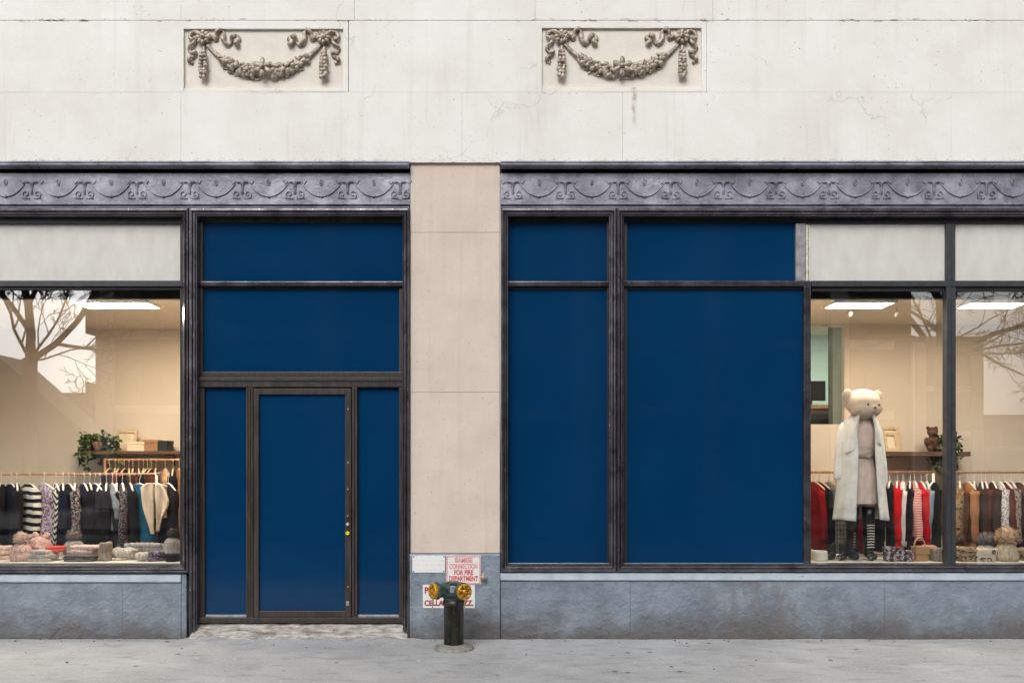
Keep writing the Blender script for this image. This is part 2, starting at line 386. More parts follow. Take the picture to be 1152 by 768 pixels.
    def build(s, name, mat, parent=None, bevel=0, loc=None, rot=None, mods=()):
        me = bpy.data.meshes.new(name); me.from_pydata(s.v, [], s.f); me.update()
        me.polygons.foreach_set('use_smooth', s.sm)
        bm = bmesh.new(); bm.from_mesh(me)
        bmesh.ops.remove_doubles(bm, verts=bm.verts, dist=1e-6)
        bmesh.ops.recalc_face_normals(bm, faces=bm.faces); bm.to_mesh(me); bm.free()
        me.materials.append(mat if not isinstance(mat, str) else M[mat])
        o = bpy.data.objects.new(name, me); COL.objects.link(o)
        if parent is not None: o.parent = parent
        if loc is not None: o.location = loc
        if rot is not None: o.rotation_euler = rot
        if bevel:
            b = o.modifiers.new('edge', 'BEVEL'); b.width = bevel; b.segments = 2; b.limit_method = 'ANGLE'; b.angle_limit = R(40)
        for typ, kw in mods:
            md = o.modifiers.new(typ.lower(), typ)
            for k, v in kw.items(): setattr(md, k, v)
        return o

def tag(o, label=None, cat=None, group=None, kind=None):
    for k, v in (('label', label), ('category', cat), ('group', group), ('kind', kind)):
        if v: o[k] = v
    return o
def empty(name, loc=(0, 0, 0), rot=(0, 0, 0)):
    o = bpy.data.objects.new(name, None); COL.objects.link(o)
    o.location = loc; o.rotation_euler = rot; o.empty_display_size = .1; return o
def link_copy(src, parent, loc=None, rot=None, scale=None):
    c = src.copy(); COL.objects.link(c); c.parent = parent
    if loc is not None: c.location = loc
    if rot is not None: c.rotation_euler = rot
    if scale is not None: c.scale = scale
    return c
def text_mesh(body, name, mat, parent, x, y, z, size, width=None, bold=.0, align='CENTER'):
    cu = bpy.data.curves.new(name, 'FONT'); cu.body = body; cu.size = size; cu.align_x = align; cu.align_y = 'CENTER'
    cu.offset = bold; cu.extrude = .0008; cu.resolution_u = 3
    tmp = bpy.data.objects.new('tmp', cu); COL.objects.link(tmp)
    bpy.context.view_layer.update()
    me = bpy.data.meshes.new_from_object(tmp.evaluated_get(bpy.context.evaluated_depsgraph_get()))
    bpy.data.objects.remove(tmp); bpy.data.curves.remove(cu)
    xs = [v.co.x for v in me.vertices]; w = max(xs) - min(xs)
    k = width / w if width else 1
    for v in me.vertices: v.co.x *= k
    me.materials.clear(); me.materials.append(M[mat]); me.name = name
    o = bpy.data.objects.new(name, me); COL.objects.link(o); o.parent = parent
    o.location = (x, y, z); o.rotation_euler = (R(90), 0, 0)
    return o

LAMP = 128.0
build_materials()
XL, XR = -7.4, 7.4            # how far the shopfront is built past the frame

# ------------------------------------------------------------------ ground
def ground():
    o = MB().box(-300, 300, -300, 60, -.5, -.16).build('ground', 'asphalt'); tag(o, kind='structure')
    g = MB()                                              # sidewalk as a fine sheet so it can undulate and rise to the doorway
    nx, ny = 150, 34; grid = []
    for j in range(ny + 1):
        Y = .5 - 4.3 * (j / ny) ** 1.5
        row = []
        for i in range(nx + 1):
            X = -9 + 18 * i / nx
            d = max(0, min(1, (X - wx(205)) / .25)) * max(0, min(1, (wx(470) - X) / .3))
            h = .006 * noise.noise(Vector((X * 1.2, Y * 1.5, 3)))
            h += .055 * d * max(0, 1 - max(0, -Y) / .34) ** 1.3
            row.append((X, Y, h))
        grid.append(row)
    g.rows(grid)
    o = g.build('sidewalk', 'sidewalk'); tag(o, kind='structure')
    o = MB().box(-60, 60, -3.98, -3.8, -.16, -.002).build('kerb', 'kerb', bevel=.015); tag(o, kind='structure')
    MBx = MB().box(-60, -9, -3.8, .5, -.16, -.004).box(9, 60, -3.8, .5, -.16, -.004)
    tag(MBx.build('pavement', 'sidewalk'), kind='structure')
    o = MB().box(-60, 60, -19.4, -14.3, -.16, -.002).build('pavement_opposite', 'paving_dark'); tag(o, kind='structure')
ground()

# ------------------------------------------------------------------ the building
B = empty('shop_building', (0, .2, 0))
tag(B, 'cream stone shopfront with blue panelled door and windows and tan pilaster', 'building')
B.location = (0, 0, 0)
WF = -.03                                           # front of the upper wall

def upper_wall():
    mb = MB()
    mb.box(XL, XR, .0, .35, wz(184) + .012, 8.2)       # backing
    ys = [(-320, 25), (25, 105.5), (105.5, 184)]
    cuts = [[-400, 205, 399, 602, 801, 1600], [-400, 202, 393, 604, 794, 1600], [-400, 205, 520, 700, 1068, 1600]]
    gz = {25: .0026, 105.5: .0007}
    for r, (ya, yb) in enumerate(ys):
        for i in range(len(cuts[r]) - 1):
            if r == 1 and i in (1, 3): continue
            a, b = cuts[r][i], cuts[r][i + 1]
            g = .0018 if r == 0 and a in (399, 801) else .0006
            x0 = max(XL, wx(a) + g); x1 = min(XR, wx(b) - g)
            mb.box(x0, x1, WF + .0007 * ((i * 7 + r * 3) % 3 - 1), .001, wz(yb) + gz.get(yb, 0), wz(ya) - gz.get(ya, 0))
    mb.build('upper_wall', 'stone', B, bevel=.0012)
upper_wall()

def garland_set(cx_px, oy):
    """carved swag in a sunk panel"""
    x = lambda p: wx(p + cx_px); z = lambda p: wz(p + oy)
    pan = MB()
    X0, X1, Z0, Z1 = x(-96) + .0016, x(95) - .0016, wz(105.5) + .0012, wz(25) - .0026
    ix0, ix1, iz0, iz1 = x(-89.5), x(89.5), z(101), z(34.5)
    pan.box(X0, ix0, WF, .001, Z0, Z1).box(ix1, X1, WF, .001, Z0, Z1).box(ix0, ix1, WF, .001, iz1, Z1).box(ix0, ix1, WF, .001, Z0, iz0)
    P = pan.build('relief_panel', 'stone', B, bevel=.002)
    tag(P, None)
    MB().box(ix0, ix1, -.004, .0005, iz0, iz1).build('sunk_field', 'relief', P)
    rnd = random.Random(int(cx_px))
    F = -.006                                        # relief grows out of the field
    # swag
    sw = MB()
    def sp(t):                                       # centre line, t in -1..1
        u = abs(t); return (t * 64, 51.5 + 31 * (1 - u ** 2.4))
    for sgn in (-1, 1):
        pts = []; rr = []
        for i in range(15):
            t = sgn * (1 - .5 * i / 14); px, py = sp(t)
            pts.append((x(px), F - .008, z(py))); rr.append((2.0 + 2.6 * i / 14) / S)
        sw.tube(pts, rr, 10)
        for q in range(3):                           # leaf ribs on the plain ends
            pts2 = [(p[0], p[1] - .012 - .006 * math.sin(i * .4), p[2] + (q - 1) * rr[i] * .55) for i, p in enumerate(pts)]
            sw.tube(pts2, .006, 6)
    for i in range(150):
        t = rnd.uniform(-.76, .76); px, py = sp(t)
        hw = 8.6 - 4.4 * (abs(t) / .76) ** 2
        off = rnd.uniform(-1, 1); r = rnd.uniform(1.8, 3.4) / S
        if abs(px) < 9: continue
        dep = math.sqrt(max(0, 1 - off * off))
        sw.ball((x(px + rnd.uniform(-1, 1)), F - .004 - .035 * dep, z(py + off * hw * .85)), r, (1, 1, 1), 10, 7)
    for i in range(26):                              # leaves poking out
        t = rnd.uniform(-.7, .7); px, py = sp(t); sd = rnd.choice((-1, 1))
        rot = Matrix.Rotation(rnd.uniform(-.7, .7), 3, 'Y')
        sw.ball((x(px), F - .006, z(py + sd * 7.6)), .02, (1.6, .35, .55), 8, 6, rot)
    sw.build('swag', 'garland', P)
    fl = MB()                                        # centre flower
    fx, fy = 0, 79.5
    for i in range(6):
        a = i * PI / 3 + .5
        rot = Matrix.Rotation(-a, 3, 'Y')
        fl.ball((x(fx + 6.0 * math.cos(a)), F - .060, z(fy - 5.4 * math.sin(a))), .052, (1.0, .34, .5), 10, 7, rot)
    fl.ball((x(fx), F - .078, z(fy)), .024); fl.build('flower', 'garland', P)
    for sgn in (-1, 1):
        ro = MB(); rx, ry = 67.5 * sgn, 44.5
        for i in range(8):
            a = i * PI / 4
            ro.ball((x(rx + 5 * math.cos(a)), F - .034, z(ry - 5 * math.sin(a))), .029, (1, .7, .72), 10, 7, Matrix.Rotation(-a, 3, 'Y'))
        ro.lathe([(.034, 0), (.034, .04), (.02, .046), (.026, .056), (.022, .062), (.001, .062)], (x(rx), F - .0, z(ry)), (0, -1, 0), 14)
        ro.ball((x(rx), F - .064, z(ry)), .012)
        ro.build('rosette', 'garland', P)
        pe = MB()                                    # fruit drop
        pe.tube([(x(rx + .4 * math.sin(q)), F - .012, z(51 + 22 * q / 8)) for q in range(9)], [(1.4 + 2.5 * q / 8) / S for q in range(9)], 9)
        for i in range(8):
            v = i / 7; hw = 2.6 + 4.6 * math.sin(PI * min(1, v * .70 + .10))
            for q in range(3):
                off = (q - 1) * .8 + (.35 if i % 2 else -.35)
                if abs(off) > 1: continue
                pe.ball((x(rx + off * hw * .8 + rnd.uniform(-.5, .5)), F - .012 - .034 * math.sqrt(max(0, 1 - off * off)), z(62 + 27 * v + rnd.uniform(-.8, .8))), rnd.uniform(2.3, 3.1) / S, (1, 1, 1), 10, 8)
        pe.build('fruit_drop', 'garland', P)
        # ribbons: outer tail and inner streamer
        outer = [(4, -3), (9, -7), (15, -6), (17, -1), (13, 2), (10, 0), (12, 6), (16, 9), (17, 14), (12, 17), (9, 15), (12, 20), (16, 22), (17, 26), (13, 28)]
        inner = [(-4, -1), (-9, -2), (-14, 1), (-15, -5), (-19, -9), (-23, -7), (-23, 1), (-26, 6), (-31, 6), (-34, 0), (-38, -3), (-41, 1), (-37, 4), (-41, 8)]
        for path, wd in ((outer, 2.1), (inner, 2.5)):
            rb = MB(); pts = []
            n = len(path)
            for i in range(n * 4 - 3):               # Catmull-Rom
                u = i / 4; k = min(int(u), n - 2); f = u - k
                p0, p1, p2, p3 = (path[max(k - 1, 0)], path[k], path[k + 1], path[min(k + 2, n - 1)])
                q = [.5 * (2 * p1[c] + (p2[c] - p0[c]) * f + (2 * p0[c] - 5 * p1[c] + 4 * p2[c] - p3[c]) * f * f + (3 * p1[c] - p0[c] - 3 * p2[c] + p3[c]) * f ** 3) for c in (0, 1)]
                pts.append((x(rx + sgn * q[0] * .95), F - .016 - .012 * math.sin(i * .55), z(ry + q[1])))
            rb.tube(pts, [wd / S * (1 + .25 * math.sin(i * .9)) for i in range(len(pts))], 8, flat=.9, up=(0, -1, 0))
            rb.build('ribbon', 'garland', P)
garland_set(297.5, 0)
garland_set(699, -1)

def pilaster():
    mb = MB(); x0, x1 = wx(461.8), wx(562.4)
    for a, b in ((184, 261.5), (261.5, 441), (441, 622)):
        mb.box(x0, x1, 0, .34, wz(b) + .0012, wz(a) - .0012)
    mb.build('pilaster', 'tan', B, bevel=.003)
    mb = MB(); x0, x1 = wx(461), wx(562.6); z1 = wz(622) - .002
    mb.extr_x(x0, x1, [(.34, -.1), (-.022, -.1), (-.022, z1 - .022), (-.012, z1), (.34, z1)])
    mb.build('pilaster_base', 'stucco', B, bevel=.006)
pilaster()

def frieze(x0, x1, urn_px):
    g = MB(); zt, zb = wz(195), wz(229)
    g.box(x0, x1, .0, .05, zb, zt)
    F = g.build('frieze', 'frieze', B)
    c = MB()
    z = wz
    c.extr_x(x0, x1, [(.0, z(183.6)), (-.06, z(183.8)), (-.075, z(184.2)), (-.08, z(185.6)), (-.066, z(186)), (-.066, z(186.6)), (-.09, z(187.4)), (-.096, z(188.4)), (-.092, z(189.8)), (-.08, z(190.4)), (.0, z(190.4))])
    c.build('cornice', 'frieze', F, bevel=.002)
    c = MB()
    c.extr_x(x0, x1, [(.05, z(228.8)), (-.012, z(228.8)), (-.022, z(229.6)), (-.022, z(230.6)), (-.008, z(231.6)), (.01, z(231.8)), (.01, z(233.2)), (-.026, z(233.6)), (-.026, z(234.8)), (.05, z(234.8))])
    c.build('bottom_moulding', 'frieze', F, bevel=.0015)
    MB().box(x0, x1, .06, .12, z(196), z(183)).build('backing_board', 'black', F)
    proto = {}
    def unit(kind):
        mb = MB(); U = 1 / S
        if kind == 'urn_ornament':
            mb.lathe([(.5 * U, -9 * U), (1.9 * U, -8 * U), (1.6 * U, -3 * U), (2.6 * U, 3 * U), (3.4 * U, 4 * U), (3.4 * U, 5 * U), (1 * U, 6 * U), (.6 * U, 9 * U)], (0, .006, 0), n=12)
            mb.tube([(-6.5 * U, -.008, 5.2 * U), (0, -.016, 5.4 * U), (6.5 * U, -.008, 5.2 * U)], .007, 6)
            for sg in (-1, 1): mb.tube([(sg * 13 * U, -.003, 7 * U), (sg * 10.5 * U, -.006, 3.5 * U), (sg * 8 * U, -.006, 6 * U)], .0045, 6)
            for sg in (-1, 1):
                pts = [(sg * (6.4 * U + (4.6 - .30 * i) * U * math.cos(-1.9 + i * .62)), -.006, -8.2 * U + (4.8 - .30 * i) * U * math.sin(-1.9 + i * .62)) for i in range(13)]
                mb.tube(pts, .0045, 6)
                mb.tube([(sg * 2 * U, -.004, -12.9 * U), (sg * 6 * U, -.004, -13.2 * U), (sg * 11 * U, -.003, -12.6 * U)], .0045, 6)
        else:
            pts = [((-22.5 + 45 * i / 18) * U, -.005, (4.5 - 15 * (1 - abs((i - 9) / 9) ** 2.2)) * U) for i in range(19)]
            mb.tube(pts, [.0035 + .0045 * math.sin(PI * i / 18) for i in range(19)], 7)
            mb.ball((0, -.006, -10.6 * U), .016, (1.2, .8, .9), 8, 6)
            mb.tube([(1.8 * U * math.cos(a), -.003, 5 * U + 3.4 * U * math.sin(a)) for a in [i * PI / 5 for i in range(11)]], .0045, 6)
            mb.ball((0, 0, 5 * U), .011, (.8, .7, 1.6), 8, 6)
        return mb
    for i, px in enumerate(urn_px):
        for kind, dx in (('urn_ornament', 0), ('swag_ornament', 29.6)):
            X = wx(px + dx)
            if X > x1 - (.07 if dx == 0 else .21) or X < x0 + .1: continue
            Z = wz(210.5)
            if kind not in proto: proto[kind] = unit(kind).build(kind, 'frieze', F, loc=(X, 0, Z))
            else: link_copy(proto[kind], F, (X, 0, Z))
XF1 = wx(461)
frieze(XL, XF1, [36 + 59.2 * i for i in range(-5, 8)])
frieze(wx(563.2), XR, [578 - 1 + 59.2 * i for i in range(0, 15)])

def bulkhead(x0, x1, top_px, ret):
    mb = MB().box(x0, x1, .0, .3, -.12, wz(top_px) - .0015)
    if ret: mb.box(x1 + .0005, x1 + .05, -.004, .3, -.12, wz(top_px - 9))
    b = mb.build('bulkhead_wall', 'stucco', B, bevel=.008)
    z0, z1 = wz(top_px), wz(top_px - 9)
    s = MB().extr_x(x0, x1, [(.12, z0), (-.016, z0), (-.02, z0 + .01), (-.012, z1 - .012), (.0, z1), (.12, z1)])
    s.build('sill', 'sill', b, bevel=.004)
bulkhead(XL, wx(204), 654.5, True)
bulkhead(wx(563), XR, 652.5, False)

# profile of the bay mouldings: inset, y
PROF = [(0, .06), (0, -.020), (.002, -.025), (.012, -.036), (.017, -.037), (.0285, -.025), (.0288, .016), (.0360, .016),
        (.0363, -.026), (.038, -.030), (.041, -.029), (.055, -.014), (.0553, .018), (.0590, .018), (.0593, -.006), (.061, -.008), (.0665, -.003), (.068, .006), (.069, .12)]
PY = .10                                             # plane of the panels and panes

def panel(name, mat, parent, px0, px1, py0, py1, Y=PY, th=.012):
    return MB().box(wx(px0, Y), wx(px1, Y), Y, Y + th, wz(py1, Y), wz(py0, Y)).build(name, mat, parent)
def bar(mb, px0, px1, py0, py1, Y0, Y1):
    mb.box(wx(px0, Y0), wx(px1, Y0), Y0, Y1, wz(py1, Y0), wz(py0, Y0)); return mb
E = 7.0 * 0
PXL, PXR = XL * S + 576, XR * S + 576                # built ends, in survey units

def bays():
    # ---- left shop window
    w = MB().moulding(XL, wx(213.3), wz(644), wz(235), PROF, 'TRB').build('shop_window', 'mould', B)
    f = MB(); bar(f, PXL, 206, 243.5, 251.5, .07, .13); bar(f, PXL, 206, 322, 326, .085, .13); bar(f, PXL, 206, 634.5, 640, .06, .13)  # the bar below the transom is black in place of its shadow
    bar(f, 202.5, 207, 251.6, 634.4, .08, .13)
    f.build('inner_frame', 'black', w, bevel=.002)
    bar(MB(), PXL, 205, 315.5, 322, .055, .13).build('transom', 'grey_bar', w, bevel=.003)
    MB().extr_x(XL, wx(207), [(.02, wz(641.5)), (.02, wz(638.2)), (.035, wz(637.2)), (.06, wz(637)), (.06, wz(641.5))]).build('bottom_bead', 'sill', w)
    panel('infill_panel', 'infill', w, PXL, 203.5, 249, 316.5)
    panel('pane', 'glass', w, PXL, 203.5, 324, 636, PY, .008)
    # ---- entrance
    e = MB().moulding(wx(213.6), wx(461), -.05, wz(235), PROF, 'LTR').build('entrance_surround', 'mould', B)
    f = MB(); bar(f, 221, 455, 243.5, 250, .085, .13)
    bar(f, 221.5, 228, 250.1, 418, .075, .13); bar(f, 449, 455, 324, 418, .08, .13)
    bar(f, 222, 230, 436, 700, .07, .13); bar(f, 449, 456, 436, 700, .06, .13)
    f.build('inner_frame', 'bronze', e, bevel=.002)
    t = MB(); bar(t, 224, 455, 316.3, 321.8, .045, .13); t.build('transom', 'mould', e, bevel=.008)
    t = MB(); bar(t, 224, 455, 322, 325, .09, .13); t.build('painted_shadow', 'black', e)  # black strip put in as the shadow under the transom
    t = MB(); bar(t, 224, 455, 418, 423.5, .075, .13); bar(t, 223, 455, 424, 428.5, .045, .13); bar(t, 223, 455, 428.6, 435.2, .055, .13)
    t.build('door_head_bar', 'bronze', e, bevel=.004)
    t = MB(); bar(t, 223, 455, 694.3, 700, .05, .13); t.build('bottom_bar', 'bronze', e, bevel=.003)
    for a, b in ((231, 277), (402, 448.5)):
        t = MB(); bar(t, a, b, 691.2, 694, .085, .13)
        t.build('glazing_bead', 'zinc', e, bevel=.002)
    # posts beside the door
    t = MB()
    for a, b, y in ((276.8, 279.2, .062), (279.4, 281.6, .05), (281.8, 284.4, .058)): bar(t, a, b, 435.4, 694.2, y, .13)
    t.build('door_post', 'bronze', e, bevel=.003)
    t = MB(); bar(t, 395.9, 398.4, 435.4, 694.2, .05, .13); bar(t, 398.6, 401.8, 435.4, 694.2, .058, .13)
    t.build('door_post', 'bronze', e, bevel=.003)
    panel('panel', 'blue', e, 226, 456, 247, 318); panel('panel', 'blue', e, 226, 452, 323, 420)
    panel('panel', 'blue', e, 228, 278, 434, 696); panel('panel', 'blue', e, 400, 451, 434, 696)
    t = MB().box(wx(214), wx(461), .13, .16, -.05, wz(236)); t.build('backing_board', 'black', e)
    # ---- door leaf
    d = MB(); Y0, Y1 = .058, .112
    bar(d, 285.2, 291, 437, 693.6, Y0, Y1); bar(d, 388.2, 395, 437, 693.6, Y0, Y1)
    bar(d, 291, 388.2, 437, 443.5, Y0 + .002, Y1); bar(d, 291, 388.2, 686.8, 693.6, Y0 + .002, Y1)
    D = d.build('door', 'bronze', B, bevel=.003)
    MB().box(wx(290.5, .08), wx(388.6, .08), .086, .1, wz(687.5, .08), wz(443, .08)).build('panel', 'blue', D)
    t = MB(); bar(t, 388.8, 393.8, 547.5, 583, .05, .058); t.build('lock_plate', 'bronze', D, bevel=.002)
    z = lambda q: wz(q, .05)
    MB().lathe([(.019, 0), (.019, .012), (.013, .017), (.012, .02), (.004, .02), (.004, .014)], (wx(391.2, .05), .058, z(589.5)), (0, -1, 0), 18).build('lock_cylinder', 'rust', D)
    MB().lathe([(.019, 0), (.019, .01), (.014, .013), (.005, .013), (.005, .009)], (wx(391.0, .05), .058, z(599.5)), (0, -1, 0), 18).build('lock_cylinder', 'yellow', D)
    for py in (550, 580, 460, 520, 660): MB().ball((0, 0, 0), .006, (1, .5, 1), 8, 6).build('screw', 'rust', D, loc=(wx(391.3, .05), .05 if 547 < py < 583 else .058, z(py)))
    t = MB(); bar(t, 389.5, 392.5, 676, 681, .052, .058); t.build('floor_bolt', 'zinc', D, bevel=.002)
    # ---- narrow window right of the pilaster
    w = MB().moulding(wx(563.4), wx(693.4), wz(642.6), wz(235), PROF, 'LTRB').build('blue_window', 'mould', B)
    f = MB(); bar(f, 570, 685, 243.5, 250, .085, .13); bar(f, 570, 685, 322.2, 325.6, .085, .13)  # second bar is a black stand-in for the transom's shadow
    bar(f, 569.5, 571.6, 250.1, 640, .085, .13); bar(f, 682.8, 686, 250.1, 640, .075, .13)
    f.build('inner_frame', 'black', w, bevel=.002)
    t = MB(); bar(t, 570.5, 685, 316.2, 322, .05, .13); t.build('transom', 'mould', w, bevel=.008)
    t = MB(); bar(t, 571, 685, 633.2, 635.4, .07, .13); t.build('glazing_bead', 'zinc', w, bevel=.003)
    panel('panel', 'blue', w, 570, 685, 248, 318); panel('panel', 'blue', w, 570, 685, 323, 637)
    MB().box(wx(564), wx(904), .13, .16, wz(642), wz(236)).build('backing_board', 'black', w)
    # ---- wide shop window
    w = MB().moulding(wx(693.7), XR, wz(642.6), wz(235), PROF, 'LTB').build('shop_window', 'mould', B)
    f = MB(); bar(f, 701, 896, 243.5, 250, .085, .13); bar(f, 896, PXR, 243.5, 251.5, .08, .13)
    bar(f, 702, 705.5, 250.1, 640, .085, .13); bar(f, 705, 904, 322.2, 325.6, .085, .13)  # horizontal bar paints in the shadow below the transom
    bar(f, 913.5, PXR, 322.2, 327.5, .085, .13); bar(f, 913.5, PXR, 634.8, 640, .062, .13)  # upper bar is coloured black as the transom's shadow
    f.build('inner_frame', 'black', w, bevel=.002)
    t = MB(); bar(t, 702, 912.5, 316, 322, .05, .13); bar(t, 904.5, 912.5, 322.1, 640, .05, .13); t.build('panel_frame', 'mould', w, bevel=.006)
    t = MB(); bar(t, 702, 904, 633.2, 635.4, .07, .13); t.build('glazing_bead', 'zinc', w, bevel=.003)
    t = MB(); bar(t, 913, PXR, 315.6, 322, .055, .13); t.build('transom', 'grey_bar', w, bevel=.003)
    t = MB(); bar(t, 895.5, 906.5, 251.6, 315.9, .068, .13); t.build('upper_mullion', 'weathered', w, bevel=.002)
    t = MB(); bar(t, 906.9, 908.9, 253, 315.9, .074, .13); bar(t, 909.9, 911.7, 256, 315.5, .08, .13); bar(t, 908.6, 910.2, 251.6, 315.5, .095, .13)
    t.build('putty_bead', 'caulk', w, bevel=.001)
    t = MB(); bar(t, 1065, 1070, 251.6, 315.4, .06, .13); bar(t, 1070.2, 1075, 251.6, 315.4, .07, .13)
    bar(t, 1065, 1070, 322.2, 640, .05, .13); bar(t, 1070.2, 1075.5, 322.2, 640, .062, .13); t.build('mullion', 'grey_bar', w, bevel=.003)
    MB().extr_x(wx(913.5), XR, [(.02, wz(640.8)), (.02, wz(638)), (.035, wz(637)), (.062, wz(636.8)), (.062, wz(640.8))]).build('bottom_bead', 'sill', w)
    panel('panel', 'blue', w, 702, 897, 248, 318); panel('panel', 'blue', w, 702, 906, 323, 637)
    panel('infill_panel', 'infill', w, 911, 1066, 249, 317); panel('infill_panel', 'infill', w, 1074, PXR, 249, 317)
    panel('pane', 'glass', w, 911.5, 1066, 324, 637, PY, .008); panel('pane', 'glass', w, 1074, PXR, 324, 637, PY, .008)
bays()

def threshold():
    mb = MB(); grid = []
    x0, x1 = wx(216), wx(459); nx, ny = 90, 14
    for j in range(ny + 1):
        row = []
        for i in range(nx + 1):
            u = i / nx; X = x0 + (x1 - x0) * u
            fr = -.19 + .05 * noise.noise(Vector((X * 3, 0, 1))) + .10 * (abs(2 * u - 1) ** 3)
            Y = .13 + (fr - .13) * j / ny
            s = j / ny
            Z = .148 * (1 - s) ** .75 - .005 + .012 * noise.noise(Vector((X * 9, Y * 14, 2))) * (1 - .3 * s)
            if s < .35: Z = max(Z, .09) + .012 * noise.noise(Vector((X * 14, 5, 2)))
            row.append((X, Y, Z))
        grid.append(row)
    mb.rows(grid).build('threshold', 'threshold', B)
threshold()
def litter():
    rnd = random.Random(5); mb = MB()
    for i in range(170):
        X = rnd.uniform(-5.2, 5.2)
        if wx(212) < X < wx(460) and rnd.random() < .5: continue
        d = rnd.random() ** 2.2
        Y = -.03 - d * (.25 if i % 3 else 2.2); s = rnd.uniform(.004, .011) * (1.5 if i % 9 == 0 else 1)
        if wx(212) < X < wx(460): Y -= .2
        if i % 2: mb.ball((X, Y, .004 + s * .3), s, (1, .8, .6), 6, 4, Matrix.Rotation(rnd.uniform(0, 3), 3, 'Z'), .4, 40)
        else:
            a = rnd.uniform(0, 6.3); q = Matrix.Rotation(a, 3, 'Z') @ Matrix.Rotation(rnd.uniform(-.5, .5), 3, 'X')
            c = Vector((X, Y, .010))
            mb.add([c + q @ Vector(p) * s * 1.7 for p in ((-1, 0, 0), (-.2, -.5, .15), (.9, -.1, 0), (-.1, .5, .1))], [(0, 1, 2), (0, 2, 3)])
    tag(mb.build('litter', plain('dry_leaf_litter', (.13, .085, .045), .9, .7, 6)), 'scattered dry leaf scraps and grit along the foot of the wall', 'litter', kind='stuff')
litter()

# ------------------------------------------------------------------ signs and pipes on the pilaster base
def signs():
    Y = -.022
    def plate(name, a, b, c, d, mat, label, y=Y - .004):
        r = empty(name, (wx((a + b) / 2, y), y, wz((c + d) / 2, y))); tag(r, label, 'sign')
        hw, hh = (wx(b) - wx(a)) / 2, (wz(c) - wz(d)) / 2
        p = MB().box(-hw, hw, -.003, .003, -hh, hh).build('plate', mat, r, bevel=.002)
        return r, hw, hh
    r, hw, hh = plate('enamel_sign', 464, 500.6, 624.5, 643.6, 'faded', 'small white enamel sign with faded illegible writing, left of the red lettered sign')
    for sx in (-1, 1):
        for sz in (-1, 1):
            MB().ball((sx * (hw - .012), -.004, sz * (hh - .012)), .006, (1, .5, 1), 8, 6).build('screw', 'blk', r)
    r, hw, hh = plate('enamel_sign', 502, 541, 624.5, 656.8, 'enamel', 'square enamel sign reading SIAMESE CONNECTION FOR FIRE DEPARTMENT in faded red', Y - .007)
    b = MB()
    t = .010
    b.box(-hw + .004, hw - .004, -.0045, -.0031, hh - .004 - t, hh - .004).box(-hw + .004, hw - .004, -.0045, -.0031, -hh + .004, -hh + .004 + t)
    b.box(-hw + .004, -hw + .004 + t, -.0045, -.0031, -hh + .004 + t, hh - .004 - t).box(hw - .004 - t, hw - .004, -.0045, -.0031, -hh + .004 + t, hh - .004 - t)
    b.build('border', 'pink', r)
    for i, (s, w, m) in enumerate((('SIAMESE', .165, 'pink'), ('CONNECTION', .262, 'pink'), ('FOR FIRE', .178, 'red'), ('DEPARTMENT', .272, 'red'))):
        text_mesh(s, 'lettering', m, r, 0, -.0042, hh - .046 - i * .057, .063, w, .0022)
    r, hw, hh = plate('enamel_sign', 475.8, 534.2, 657.4, 683.6, 'enamel', 'wide enamel sign behind the standpipe with dark red CELLAR lettering', Y - .004)
    text_mesh('P', 'lettering', 'dkred', r, -hw + .033, -.0042, hh - .055, .08, .034, .003)
    text_mesh('CELLAR & MEZZ.', 'lettering', 'dkred', r, 0, -.0042, -hh + .046, .068, 2 * hw - .03, .0025)
    # little hose bibb beside the sign
    r = empty('hose_tap', (wx(544, Y), Y, wz(649, Y))); tag(r, 'small tarnished brass tap sticking out of the blue base beside the fire sign', 'tap')
    MB().lathe([(.026, 0), (.026, .008), (.012, .01), (.012, .05), (.017, .052), (.017, .07), (.008, .075)], (0, 0, 0), (0, -1, 0), 14).build('body', 'brass', r)
    MB().tube([(-.028, -.03, .004), (.0, -.034, .004), (.034, -.03, 0)], [.012, .013, .009], 10).build('spout', 'rust', r)
    MB().tube([(.0, -.06, -.022), (.0, -.06, .034)], .007, 8).ball((0, -.06, .036), .012).build('handle', 'rust', r)
signs()

